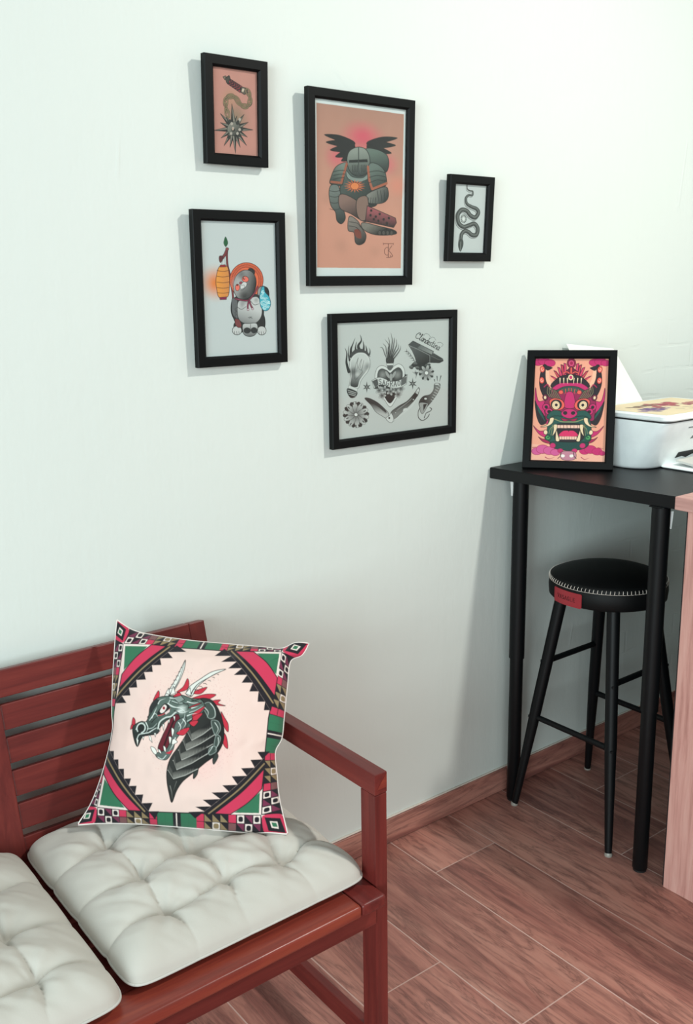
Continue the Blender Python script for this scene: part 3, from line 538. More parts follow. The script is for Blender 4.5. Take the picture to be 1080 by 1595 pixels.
    # horns
    for q in ([(390, 400), (440, 330), (500, 230), (550, 130), (580, 72), (572, 150), (530, 260), (480, 350), (440, 400)], [(590, 390), (620, 320), (720, 250), (830, 185), (950, 165), (840, 215), (740, 280), (680, 340), (640, 410)]):
        A.poly(q, (214, 216, 210), sm=True, line=1, lw=6); m = np.array(q[4]); 
        for k in range(6):
            t = k / 6; l = lerp(q[0], q[4], .2 + t * .7); r = lerp(q[8] if len(q) > 8 else q[-1], q[4], .2 + t * .7); A.stroke([l, ((l[0] + r[0]) / 2 + 6, (l[1] + r[1]) / 2 - 4), r], 5, K)
        A.stroke([lerp(q[0], q[8], .75), lerp(q[1], q[7], .75), lerp(q[2], q[6], .75), q[4]], 12, (40, 42, 40), sm=True, w1=3)
    neck = [(590, 760), (520, 870), (445, 980), (412, 1090), (412, 1200), (430, 1310), (456, 1400), (500, 1290), (560, 1200), (660, 1120), (760, 1035), (860, 960), (918, 860), (932, 740), (910, 610), (862, 500), (800, 440), (700, 440), (640, 540), (620, 650)]
    A.poly(neck, (40, 42, 42), sm=True, grad=((560, 800), (44, 46, 44), (820, 900), (22, 25, 24)), line=1, lw=7)
    for q in ([(860, 940), (880, 980), (840, 1050), (830, 1000)], [(700, 1070), (690, 1140), (655, 1180), (660, 1110)]): A.poly(q, (44, 50, 48), sm=True, line=1, lw=5)
    vs = [(600, 740), (560, 820), (520, 905), (470, 1000), (420, 1090)]; ms = [(640, 820), (590, 910), (545, 1000), (500, 1090), (470, 1175)]; es = [(840, 690), (850, 770), (830, 860), (780, 950), (690, 1090)]
    for v, m, e in zip(vs, ms, es):
        c2 = ((m[0] + e[0]) / 2, (m[1] + e[1]) / 2 + 12)
        A.poly([(m[0] - 6, m[1] - 60), (m[0], m[1]), c2, e, (e[0] - 4, e[1] - 62), (c2[0], c2[1] - 70)], (60, 60, 58), a=.8, grad=((c2[0], c2[1] - 60), (28, 29, 29), (c2[0], c2[1]), (120, 120, 114)))
        for k in range(7): x, y = lerp(m, e, .15 + k * .11); A.stroke([(x, y + 2), (x + 8, y - 34)], 4, (150, 150, 144), a=.5, w1=1)
        A.stroke([v, m, c2, e], 8, (160, 160, 154), sm=False); A.stroke([(v[0], v[1] + 9), (m[0], m[1] + 11), (c2[0], c2[1] + 10), (e[0], e[1] + 9)], 7, (14, 14, 14))
        A.poly([v, m, (m[0] - 8, m[1] - 76), (v[0] + 14, v[1] - 46)], (88, 88, 84), a=.55)
    A.stroke([(440, 1240), (455, 1300), (460, 1370)], 8, (120, 120, 114), w1=2); A.stroke([(500, 1200), (470, 1290)], 6, (100, 100, 96), w1=2)
    for q in ([(740, 500), (800, 470), (850, 540), (850, 610), (800, 620), (770, 570)], [(820, 640), (880, 650), (900, 720), (860, 780), (830, 720)], [(860, 780), (900, 800), (880, 870), (840, 900)], [(800, 900), (850, 880), (860, 930), (800, 960)]):
        A.poly(q, DG, sm=True); A.stroke(np.vstack([smooth(q, True), q[:1]]), 5, (150, 164, 158), a=.8)
    # head
    head = [(85, 690), (110, 655), (170, 628), (215, 632), (240, 580), (252, 500), (290, 440), (350, 408), (440, 402), (540, 395), (640, 430), (720, 440), (760, 500), (740, 560), (680, 600), (640, 640), (620, 700), (560, 700), (520, 640), (500, 590), (420, 620), (350, 690), (325, 745), (240, 760), (180, 775), (135, 860), (100, 790)]
    A.poly(head, DG, sm=True, grad=((300, 480), (84, 100, 93), (220, 760), (34, 42, 40)), line=1, lw=7)
    A.poly([(440, 620), (510, 570), (530, 640), (480, 760), (420, 900), (330, 890), (370, 770), (410, 690)], (96, 24, 38), sm=True, line=1, lw=6); A.stroke([(480, 620), (430, 740), (380, 880)], 16, (40, 12, 18), sm=True)
    A.poly([(500, 640), (585, 600), (580, 680), (530, 760), (490, 820), (470, 900), (410, 990), (330, 975), (310, 930), (400, 900), (440, 830), (470, 740)], (84, 96, 92), sm=True, line=1, lw=6)
    A.poly([(470, 880), (500, 760), (560, 715), (600, 740), (540, 850)], (40, 40, 40), sm=True, a=.0)
    for q in ([(262, 865), (300, 880), (320, 920), (305, 940), (275, 910)], [(330, 890), (350, 900), (362, 935), (340, 920)], [(380, 860), (402, 880), (400, 920), (385, 900)], [(430, 780), (455, 790), (440, 850)], [(455, 700), (480, 720), (462, 780)], [(470, 800), (510, 830), (460, 850)]): A.poly(q, (226, 226, 218), sm=True, line=1, lw=5)
    for q in ([(240, 755), (262, 770), (276, 828), (250, 800)], [(290, 740), (312, 740), (305, 778)], [(180, 770), (200, 770), (190, 800)], [(335, 690), (350, 700), (345, 730)], [(370, 660), (390, 660), (380, 720)], [(120, 780), (145, 800), (135, 860)], [(420, 620), (440, 620), (432, 660)], [(470, 590), (490, 590), (484, 640)]): A.poly(q, (226, 226, 218), line=1, lw=4)
    A.stroke([(330, 700), (345, 640), (400, 600), (450, 590), (500, 550), (560, 540)], 12, LT, sm=True); A.stroke([(335, 715), (355, 655), (410, 615), (460, 603)], 5, K, sm=True)
    A.poly(ell(165, 690, 42, 44, 20), (30, 34, 33), line=1, lw=5); A.stroke(ell(168, 690, 40, 44, 20, 20, 120, 420), 11, LT); A.stroke([(130, 790), (150, 750), (200, 740), (240, 735)], 9, LT, sm=True)
    A.poly([(320, 560), (350, 510), (390, 470), (430, 490), (440, 540), (400, 570), (350, 580)], (30, 30, 32), sm=True); A.poly([(345, 535), (385, 480), (412, 500), (390, 545), (360, 560)], (222, 210, 204), sm=True, line=1, lw=4); A.poly(ell(383, 512, 12, 15), (170, 40, 54)); A.poly(ell(383, 512, 5, 7), K)
    A.stroke([(330, 580), (380, 568), (440, 520)], 8, (190, 80, 84), sm=True); A.poly([(390, 555), (440, 520), (438, 550), (400, 575)], (216, 196, 192), line=1, lw=3)
    A.poly([(300, 430), (340, 440), (330, 470), (290, 520), (260, 560), (252, 500)], (40, 44, 44), sm=True)
    for q in ([(440, 440), (430, 480), (480, 510), (560, 500)], [(460, 450), (520, 470), (600, 470)], [(250, 620), (300, 560), (330, 600)], [(540, 520), (580, 560), (560, 640), (520, 690)], [(620, 560), (680, 540), (740, 505)], [(230, 700), (280, 690), (320, 650)], [(600, 640), (660, 610), (700, 620)]): A.stroke(q, 8, (178, 192, 186), sm=True, w1=3); A.stroke(np.array(q) + [3, 11], 5, K, sm=True, w1=2)
    A.poly([(470, 420), (540, 400), (575, 440), (520, 470)], (130, 144, 138), line=1, lw=5); A.glow(550, 530, 60, (210, 218, 212), .7)
    for q in ([(650, 570), (760, 505), (720, 560), (660, 610)], [(660, 590), (740, 570), (680, 640), (640, 640)], [(640, 640), (700, 640), (660, 690), (620, 660)], [(620, 700), (560, 710), (500, 750), (560, 770), (600, 740)], [(540, 400), (470, 410), (520, 370)], [(640, 460), (580, 480), (700, 440), (740, 430)], [(730, 470), (640, 500), (610, 520), (700, 490)]): A.poly(q, RR, sm=True, line=1, lw=5)
    A.poly([(400, 930), (470, 900), (440, 940)], RR); A.stroke([(330, 965), (370, 985), (405, 950)], 7, LT, sm=True)
    WHT = (214, 222, 216)
    for q in ([(120, 700), (150, 650), (200, 640)], [(215, 640), (235, 690), (215, 735)], [(250, 730), (300, 700), (330, 690)], [(270, 600), (300, 540), (320, 500)], [(420, 470), (470, 500), (540, 515), (600, 505)], [(500, 545), (560, 560), (620, 540)], [(560, 620), (585, 660), (560, 710)], [(490, 790), (470, 850), (430, 920)], [(600, 460), (660, 475), (720, 462)], [(640, 520), (700, 505)], [(520, 650), (540, 690), (520, 740)], [(440, 420), (500, 430)], [(600, 590), (640, 575), (690, 570)], [(330, 470), (350, 440), (400, 425)]):
        A.stroke(q, 9, WHT, sm=True, w1=1.5)
    for q in ([(270, 640), (310, 600), (350, 590)], [(560, 470), (610, 490), (600, 540)], [(650, 620), (600, 670), (590, 720)], [(230, 590), (260, 560), (270, 520)], [(480, 540), (520, 560), (500, 600)], [(640, 445), (690, 460), (760, 500)]):
        A.stroke(q, 9, K, sm=True, w1=2)
    for q in ([(760, 520), (790, 560), (780, 610)], [(810, 480), (845, 530), (850, 600), (810, 625)], [(850, 660), (880, 720), (850, 780)], [(880, 800), (880, 860), (850, 920)], [(830, 880), (800, 930), (770, 960)]):
        A.stroke(q, 7, WHT, a=.8, sm=True, w1=2)
    for q in ([(400, 375), (440, 390), (425, 330)], [(440, 395), (490, 380), (470, 310)], [(580, 385), (635, 405), (625, 330)]): A.poly(q, (222, 222, 216), line=1, lw=5)
    return A
import bpy, bmesh
from mathutils import Vector, Matrix
# ---------------------------------------------------------------- helpers
SC = bpy.context.scene
COL = SC.collection
PI = math.pi

def link(o, parent=None):
    COL.objects.link(o)
    if parent is not None: o.parent = parent
    return o
def info(o, label=None, cat=None, group=None, kind=None):
    for k, v in (('label', label), ('category', cat), ('group', group), ('kind', kind)):
        if v: o[k] = v
    return o
def root(name, loc, label, cat, group=None, rotz=0.0, matrix=None):
    o = bpy.data.objects.new(name, None); o.empty_display_size = .05
    if matrix is not None: o.matrix_world = matrix
    else: o.location = loc; o.rotation_euler = (0, 0, rotz)
    link(o); return info(o, label, cat, group)
def rel(parent):
    "translation of the thing a part belongs to"
    v = Vector((0, 0, 0)); p = parent
    while p is not None: v += p.location; p = p.parent
    return v
def obj(name, bm, mat, parent=None, smooth=False, local=False, label=None, angle=None):
    if parent is not None and not local: bmesh.ops.translate(bm, verts=bm.verts, vec=-rel(parent))
    bmesh.ops.recalc_face_normals(bm, faces=bm.faces)
    me = bpy.data.meshes.new(name); bm.to_mesh(me); bm.free()
    for m in (mat if isinstance(mat, (list, tuple)) else [mat]): me.materials.append(m)
    if smooth:
        me.polygons.foreach_set('use_smooth', [True] * len(me.polygons))
        if angle: me.set_sharp_from_angle(angle=math.radians(angle))
    o = link(bpy.data.objects.new(name, me), parent)
    if label: o['label'] = label
    return o
def box(bm, lo, hi, bev=0.0, seg=2, M=None):
    lo, hi = Vector(lo), Vector(hi); c = (lo + hi) / 2; s = hi - lo
    r = bmesh.ops.create_cube(bm, size=1.0); vs = r['verts']
    for v in vs: v.co = Vector((v.co.x * s.x + c.x, v.co.y * s.y + c.y, v.co.z * s.z + c.z))
    if bev > 0:
        es = list({e for v in vs for e in v.link_edges})
        g = bmesh.ops.bevel(bm, geom=es, offset=bev, segments=seg, affect='EDGES', profile=.6)
        vs = list({v for f in g['faces'] for v in f.verts} | {v for v in vs if v.is_valid})
    if M is not None:
        for v in vs: v.co = M @ v.co
    return bm
def prism(bm, poly, z0, z1, bev=0.0):
    a = [bm.verts.new((x, y, z0)) for x, y in poly]; b = [bm.verts.new((x, y, z1)) for x, y in poly]; n = len(poly)
    fs = [bm.faces.new(a[::-1]), bm.faces.new(b)] + [bm.faces.new((a[i], a[(i + 1) % n], b[(i + 1) % n], b[i])) for i in range(n)]
    if bev: bmesh.ops.bevel(bm, geom=list({e for f in fs for e in f.edges}), offset=bev, segments=2, affect='EDGES')
    return bm
def tube(bm, pts, rads, n=24, caps=True, up=None):
    pts = [Vector(p) for p in pts]; rings = []
    for i, p in enumerate(pts):
        d = (pts[min(i + 1, len(pts) - 1)] - pts[max(i - 1, 0)]).normalized()
        u = d.orthogonal().normalized() if up is None else (Vector(up) - d * d.dot(Vector(up))).normalized(); w = d.cross(u)
        rings.append([bm.verts.new(p + (u * math.cos(2 * PI * k / n) + w * math.sin(2 * PI * k / n)) * rads[i]) for k in range(n)])
    for a, b in zip(rings, rings[1:]):
        for k in range(n): bm.faces.new((a[k], a[(k + 1) % n], b[(k + 1) % n], b[k]))
    if caps: bm.faces.new(rings[0][::-1]); bm.faces.new(rings[-1])
    return bm
def bar(bm, p0, p1, w, h, bev=.003, up=(0, 0, 1)):
    "rectangular bar from p0 to p1, w across and h along up"
    p0, p1 = Vector(p0), Vector(p1); d = p1 - p0; L = d.length; x = d.normalized(); z = (Vector(up) - x * x.dot(Vector(up))).normalized(); y = z.cross(x)
    M = Matrix(((x.x, y.x, z.x, p0.x), (x.y, y.y, z.y, p0.y), (x.z, y.z, z.z, p0.z), (0, 0, 0, 1)))
    return box(bm, (0, -w / 2, -h / 2), (L, w / 2, h / 2), bev, 2, M)
def lathe(bm, prof, c, n=64):
    rings = [[bm.verts.new((c[0] + r * math.cos(2 * PI * k / n), c[1] + r * math.sin(2 * PI * k / n), z)) for k in range(n)] for r, z in prof]
    for a, b in zip(rings, rings[1:]):
        for k in range(n): bm.faces.new((a[k], a[(k + 1) % n], b[(k + 1) % n], b[k]))
    bm.faces.new(rings[0][::-1]); bm.faces.new(rings[-1])
    return bm
def B(): return bmesh.new()
def grid_mesh(name, P, mat, parent=None, colors=None, smooth=True, label=None, flip=False, sub=None):
    "P: H x W x 3 array of points (world) -> quad grid; colours per point"
    H, W = P.shape[:2]; off = np.array(sub if sub is not None else (rel(parent) if parent else (0, 0, 0)))
    me = bpy.data.meshes.new(name); idx = np.arange(H * W).reshape(H, W)
    q = np.stack([idx[:-1, :-1], idx[1:, :-1], idx[1:, 1:], idx[:-1, 1:]], -1).reshape(-1, 4)
    if flip: q = q[:, ::-1]
    me.vertices.add(H * W); me.vertices.foreach_set('co', (P.reshape(-1, 3) - off).astype(np.float32).ravel())
    n = len(q); me.loops.add(n * 4); me.loops.foreach_set('vertex_index', q.astype(np.int32).ravel())
    me.polygons.add(n); me.polygons.foreach_set('loop_start', np.arange(0, n * 4, 4, dtype=np.int32)); me.polygons.foreach_set('loop_total', np.full(n, 4, np.int32))
    if smooth: me.polygons.foreach_set('use_smooth', np.ones(n, bool))
    me.update(calc_edges=True); me.validate()
    if colors is not None:
        at = me.color_attributes.new('ink', 'FLOAT_COLOR', 'POINT'); c = np.ones((H * W, 4), np.float32); c[:, :3] = np.clip(colors.reshape(-1, 3), 0, 1); at.data.foreach_set('color', c.ravel())
    me.materials.append(mat); o = link(bpy.data.objects.new(name, me), parent)
    if label: o['label'] = label
    return o

# ---------------------------------------------------------------- materials
class N:
    def __init__(s, name):
        s.m = bpy.data.materials.new(name); s.m.use_nodes = True; s.t = s.m.node_tree; s.b = s.t.nodes['Principled BSDF']; s.out = s.t.nodes['Material Output']
    def n(s, typ, **k):
        x = s.t.nodes.new(typ)
        for a, v in k.items(): setattr(x, a, v)
        return x
    def l(s, a, b): s.t.links.new(a, b)
    def coord(s, scale=(1, 1, 1), kind='Object', rot=(0, 0, 0)):
        c = s.n('ShaderNodeTexCoord'); m = s.n('ShaderNodeMapping'); m.inputs['Scale'].default_value = scale; m.inputs['Rotation'].default_value = rot; s.l(c.outputs[kind], m.inputs['Vector']); return m.outputs['Vector']
    def noise(s, vec, scale=5, detail=4, rough=.55, dist=0):
        x = s.n('ShaderNodeTexNoise'); x.inputs['Scale'].default_value = scale; x.inputs['Detail'].default_value = detail; x.inputs['Roughness'].default_value = rough; x.inputs['Distortion'].default_value = dist; s.l(vec, x.inputs['Vector']); return x.outputs['Fac']
    def ramp(s, fac, stops):
        r = s.n('ShaderNodeValToRGB'); e = r.color_ramp.elements
        while len(e) < len(stops): e.new(.5)
        for k, (p, c) in enumerate(stops): e[k].position = p; e[k].color = (*c, 1)
        s.l(fac, r.inputs['Fac']); return r.outputs['Color']
    def mix(s, fac, a, b, blend='MIX'):
        x = s.n('ShaderNodeMix', data_type='RGBA', blend_type=blend)
        if isinstance(fac, float): x.inputs[0].default_value = fac
        else: s.l(fac, x.inputs[0])
        for v, i in ((a, 6), (b, 7)):
            if isinstance(v, tuple): x.inputs[i].default_value = (*v, 1)
            else: s.l(v, x.inputs[i])
        return x.outputs[2]
    def math(s, op, a, b=0.0):
        x = s.n('ShaderNodeMath', operation=op)
        for v, i in ((a, 0), (b, 1)):
            if isinstance(v, (int, float)): x.inputs[i].default_value = v
            else: s.l(v, x.inputs[i])
        return x.outputs[0]
    def bump(s, h, strength=.2, dist=.01, prev=None):
        x = s.n('ShaderNodeBump'); x.inputs['Strength'].default_value = strength; x.inputs['Distance'].default_value = dist; s.l(h, x.inputs['Height'])
        if prev is not None: s.l(prev, x.inputs['Normal'])
        s.l(x.outputs['Normal'], s.b.inputs['Normal']); return x.outputs['Normal']
    def set(s, color=None, rough=.5, spec=.5, metal=0, coat=0):
        if color is not None:
            if isinstance(color, tuple): s.b.inputs['Base Color'].default_value = (*color, 1)
            else: s.l(color, s.b.inputs['Base Color'])
        if isinstance(rough, (int, float)): s.b.inputs['Roughness'].default_value = rough
        else: s.l(rough, s.b.inputs['Roughness'])
        s.b.inputs['Specular IOR Level'].default_value = spec; s.b.inputs['Metallic'].default_value = metal; s.b.inputs['Coat Weight'].default_value = coat
        return s.m
def rgb(*c): return tuple(float(v) for v in s2l(c))

def plain(name, c, rough=.5, spec=.5, metal=0, bump=0, bscale=200):
    m = N(name); v = m.coord(); f = m.noise(v, 30, 3)
    col = m.mix(f, tuple(x * .9 for x in c), tuple(min(1, x * 1.08) for x in c))
    if bump: m.bump(m.noise(v, bscale, 2), bump, .002)
    return m.set(col, rough, spec, metal)

def wood(name, axis, base, dark, light, rough=.38, scale=1.0, stretch=14.0, spec=.4, coat=0.0):
    m = N(name); sc = [stretch] * 3; sc[axis] = 1.0
    v = m.coord(tuple(sc)); f = m.noise(v, 3.2 * scale, 6, .62, .4); g = m.noise(v, 14 * scale, 4, .6); w = m.noise(m.coord(), 2.0, 2)
    c = m.ramp(f, [(.25, dark), (.5, base), (.78, light)]); c = m.mix(m.math('MULTIPLY', g, .35), c, dark); c = m.mix(m.math('MULTIPLY', w, .3), c, light)
    m.bump(g, .12, .002); return m.set(c, rough, spec, 0, coat)

def make_wall():
    m = N('painted_plaster'); v = m.coord()
    a = m.noise(m.coord((1, 1, .35)), 70, 4, .6); b = m.noise(v, 9, 4, .6); d = m.noise(m.coord((1, 1, .12)), 26, 3, .5)
    h = m.math('ADD', m.math('MULTIPLY', a, .35), m.math('ADD', m.math('MULTIPLY', b, .9), m.math('MULTIPLY', d, .5)))
    sep = m.n('ShaderNodeSeparateXYZ'); m.l(v, sep.inputs[0]); X, Z = sep.outputs[0], sep.outputs[2]
    def sstep(val, lo, hi):
        r = m.n('ShaderNodeMapRange', interpolation_type='SMOOTHSTEP'); r.inputs['From Min'].default_value = lo; r.inputs['From Max'].default_value = hi; m.l(val, r.inputs['Value']); return r.outputs[0]
    br = m.n('ShaderNodeTexBrick', offset=.5); br.inputs['Scale'].default_value = 1; br.inputs['Brick Width'].default_value = .26; br.inputs['Row Height'].default_value = .075; br.inputs['Mortar Size'].default_value = .006; br.inputs['Mortar Smooth'].default_value = .6
    cb = m.n('ShaderNodeCombineXYZ'); wv = m.noise(v, 7, 3); m.l(X, cb.inputs[0]); m.l(m.math('ADD', Z, m.math('MULTIPLY', wv, .03)), cb.inputs[1]); m.l(cb.outputs[0], br.inputs['Vector'])
    mask = m.math('MULTIPLY', m.math('MULTIPLY', sstep(X, 2.25, 2.5), sstep(m.noise(v, 6, 3), .42, .62)), m.math('SUBTRACT', 1.0, sstep(Z, 1.22, 1.42)))
    h2 = m.math('MULTIPLY', m.math('MULTIPLY', br.outputs['Fac'], mask), -.55)
    n1 = m.bump(m.math('ADD', h, h2), .42, .0035)
    # a few thin raised paint runs and chips
    vo = m.n('ShaderNodeTexVoronoi', feature='DISTANCE_TO_EDGE'); vo.inputs['Scale'].default_value = 2.1; m.l(m.coord((1.4, 1, .32)), vo.inputs['Vector'])
    m.bump(m.math('MULTIPLY', m.math('SUBTRACT', 1.0, sstep(vo.outputs[0], .002, .008)), sstep(m.noise(v, 3.1, 2), .58, .66)), .35, .002, n1)
    c = m.mix(m.noise(v, 1.3, 4), (.66, .725, .69), (.695, .75, .715))
    return m.set(c, .62, .3)

def make_tile(name='wood_look_tile', plank=True):
    m = N(name); at = m.n('ShaderNodeAttribute', attribute_name='tile'); v = m.coord()
    add = m.n('ShaderNodeVectorMath', operation='ADD'); m.l(v, add.inputs[0])
    sc = m.n('ShaderNodeVectorMath', operation='SCALE'); m.l(at.outputs['Vector'], sc.inputs[0]); sc.inputs['Scale'].default_value = 37.0; m.l(sc.outputs[0], add.inputs[1])
    mp = m.n('ShaderNodeMapping'); mp.inputs['Scale'].default_value = (7, .85, 7) if plank else (.85, 7, 7); m.l(add.outputs[0], mp.inputs['Vector'])
    f = m.noise(mp.outputs[0], 1.5, 8, .66, .9); g = m.noise(mp.outputs[0], 7, 5, .65, .3); k = m.noise(add.outputs[0], 3.0, 3, .6)
    c = m.ramp(f, [(.27, rgb(84, 50, 48)), (.40, rgb(146, 92, 84)), (.52, rgb(184, 128, 114)), (.76, rgb(206, 156, 140))])
    c = m.mix(m.ramp(g, [(.48, (0, 0, 0)), (.70, (.8, .8, .8))]), c, rgb(88, 52, 52))
    rd = m.math('ABSOLUTE', m.math('SUBTRACT', m.noise(mp.outputs[0], 2.6, 6, .6, 1.2), .5)); c = m.mix(m.ramp(rd, [(.0, (.6, .6, .6)), (.02, (.18, .18, .18)), (.06, (0, 0, 0))]), c, rgb(74, 44, 44))
    c = m.mix(m.math('MULTIPLY', k, .45), c, rgb(164, 116, 104))
    br = m.n('ShaderNodeHueSaturation'); m.l(c, br.inputs['Color']); m.l(m.math('ADD', m.math('MULTIPLY', at.outputs['Fac'], .32), .84), br.inputs['Value'])
    m.bump(g, .08, .002)
    return m.set(br.outputs[0], m.math('ADD', m.math('MULTIPLY', g, .2), .28), .4)

def ink_mat(name, rough=.55, weave=False):
    m = N(name); a = m.n('ShaderNodeVertexColor', layer_name='ink')
    if weave:
        v = m.coord(); w = m.n('ShaderNodeTexWave', wave_type='BANDS'); w.inputs['Scale'].default_value = 500; m.l(v, w.inputs['Vector']); m.bump(m.math('ADD', w.outputs['Fac'], m.noise(v, 300, 2)), .08, .0006)
        m.b.inputs['Sheen Weight'].default_value = .15
    return m.set(a.outputs['Color'], rough, .3)

def glass_mat():
    m = N('picture_glass'); t = m.n('ShaderNodeBsdfTransparent'); g = m.n('ShaderNodeBsdfGlossy'); g.inputs['Roughness'].default_value = .03
    lw_ = m.n('ShaderNodeLayerWeight'); lw_.inputs['Blend'].default_value = .5; fr = m.n('ShaderNodeMath', operation='MULTIPLY_ADD'); m.l(m.math('POWER', lw_.outputs['Facing'], 4.0), fr.inputs[0]); fr.inputs[1].default_value = .3; fr.inputs[2].default_value = .022; mx = m.n('ShaderNodeMixShader'); t.inputs[0].default_value = (.97, .985, .98, 1)
    m.l(fr.outputs[0], mx.inputs[0]); m.l(t.outputs[0], mx.inputs[1]); m.l(g.outputs[0], mx.inputs[2]); m.l(mx.outputs[0], m.out.inputs['Surface']); return m.m

def fabric(name, c, bump=.15, sheen=.2):
    m = N(name); v = m.coord(); w1 = m.noise(v, 420, 2); w2 = m.noise(v, 26, 4, .6)
    n = m.bump(w1, bump, .0008); m.bump(w2, .12, .004, n)
    col = m.mix(m.noise(v, 5, 3), tuple(x * .93 for x in c), tuple(min(1, x * 1.05) for x in c)); m.b.inputs['Sheen Weight'].default_value = sheen
    return m.set(col, .9, .2)

M_wall = make_wall(); M_tile = make_tile(); M_base = make_tile('wood_look_skirting_tile', False)
M_grout = plain('grout', rgb(200, 168, 158), .8, .2)
M_caulk = plain('painted_caulk', rgb(214, 206, 196), .7, .3)
RB, RD_, RL = rgb(106, 38, 35), rgb(66, 21, 22), rgb(130, 53, 46)
WX = wood('red_stained_wood_across', 0, RB, RD_, RL); WY = wood('red_stained_wood_deep', 1, RB, RD_, RL); WZ = wood('red_stained_wood_upright', 2, RB, RD_, RL)
WF = wood('worn_orange_red_wood', 0, rgb(128, 50, 42), rgb(84, 30, 28), rgb(164, 78, 54), .3)
OAKZ = wood('pink_oak_laminate_upright', 2, rgb(212, 158, 148), rgb(160, 104, 96), rgb(232, 188, 176), .5, 1.4, 18); OAKY = wood('pink_oak_laminate_flat', 1, rgb(198, 150, 142), rgb(164, 116, 110), rgb(218, 176, 166), .5, 1.4, 18)
M_frame = plain('black_frame_lacquer', rgb(11, 13, 14), .45, .14); M_backing = plain('brown_backing_board', rgb(120, 92, 66), .8)
M_ink = ink_mat('printed_paper'); M_cloth_ink = ink_mat('printed_cloth', .85, True); M_glass = glass_mat()
M_black = plain('black_table_laminate', rgb(15, 16, 18), .4, .25, 0, .05, 300); M_steel = plain('black_powder_coat', rgb(11, 13, 15), .45, .22, 0, .05, 500); M_leather = plain('black_leatherette', rgb(12, 13, 14), .58, .22, 0, .12, 260)
M_glide = plain('clear_plastic_glide', rgb(150, 146, 138), .35); M_thread = plain('cream_thread', rgb(226, 216, 206), .8); M_tag = plain('red_leather_tag', rgb(150, 36, 46), .5); M_tagink = plain('dark_tag_print', rgb(52, 16, 20), .6)
M_label = plain('white_sticker', rgb(224, 228, 226), .6); M_gap = plain('dark_edge_band', rgb(18, 19, 20), .7)
M_cushion = fabric('light_grey_cotton', rgb(194, 191, 183)); M_white_cloth = fabric('white_cotton_back', rgb(224, 216, 210)); M_cord = plain('light_grey_piping', rgb(196, 194, 188), .9)
M_print_white = plain('white_printer_plastic', rgb(240, 246, 246), .32, .5); M_print_dark = plain('dark_printer_gap', rgb(30, 32, 33), .6); M_grey_mark = plain('grey_mark', rgb(110, 116, 118), .6)
M_paper = plain('white_paper', rgb(232, 236, 232), .8, .2); M_paper2 = plain('grey_printed_paper', rgb(206, 206, 200), .8, .2)

# ---------------------------------------------------------------- setting
X0, X1, Y0 = -2.0, 3.3, -4.2
bm = B(); box(bm, (X0, 0, 0), (X1, .12, 2.95)); info(obj('wall_back', bm, M_wall), kind='structure')
bm = B(); box(bm, (3.3, Y0, 0), (3.42, -.0005, 2.95)); info(obj('added_wall_right', bm, M_wall), kind='structure')  # unseen wall, added to block ambient light and darken the space under the table
rng = random.Random(7)
bm = B(); lay = bm.verts.layers.float_color.new('tile')
PW, GX = .2145, 1.468
joint = {0: -.183, -1: -.667, -2: -.43, 1: -.93, 2: -.428, 3: -.178, -3: -.183, 4: -.66}
def plank(x0, x1, y0, y1):
    before = set(bm.verts); box(bm, (x0, y0, -.012), (x1, y1, 0)); c = (rng.random(), rng.random(), rng.random(), 1)
    for v in bm.verts:
        if v not in before: v[lay] = c
k0, k1 = int((X0 - GX) / PW) - 1, int((X1 - GX) / PW) + 1
for k in range(k0, k1):
    xa, xb = GX + PW * k + .0016, GX + PW * (k + 1) - .0016
    j = joint.get(k, -.9 * rng.random()); ys = [0.0]; y = j
    while y > Y0: ys.append(y); y -= .9
    ys.append(Y0)
    for a, b in zip(ys, ys[1:]): plank(xa, xb, b + .0015, a - .0015)
bmg = B(); box(bmg, (X0 - .3, Y0, -.05), (X1 + .3, 0, -.0001)); me_g = bpy.data.meshes.new('g'); bmg.to_mesh(me_g); bmg.free()
nf = len(bm.faces); bm.from_mesh(me_g); bm.faces.ensure_lookup_table()
for f in bm.faces[nf:]: f.material_index = 1
info(obj('floor', bm, [M_tile, M_grout]), kind='structure')
bm = B(); lay = bm.verts.layers.float_color.new('tile'); xs = [X0, -.78, .12, 1.02, 1.915, 2.81, X1]
for a, b in zip(xs, xs[1:]):
    before = set(bm.verts); box(bm, (a + .001, -.0095, .001), (b - .001, -.0005, .071), .0015, 1); c = (rng.random(), rng.random(), rng.random() * .3 + .1, 1)
    for v in bm.verts:
        if v not in before: v[lay] = c
info(obj('baseboard_back', bm, M_base), kind='structure')
bm = B(); box(bm, (X0, -.006, .0712), (X1, -.0004, .0745), .0008, 1); info(obj('trim_1', bm, M_caulk), kind='structure')

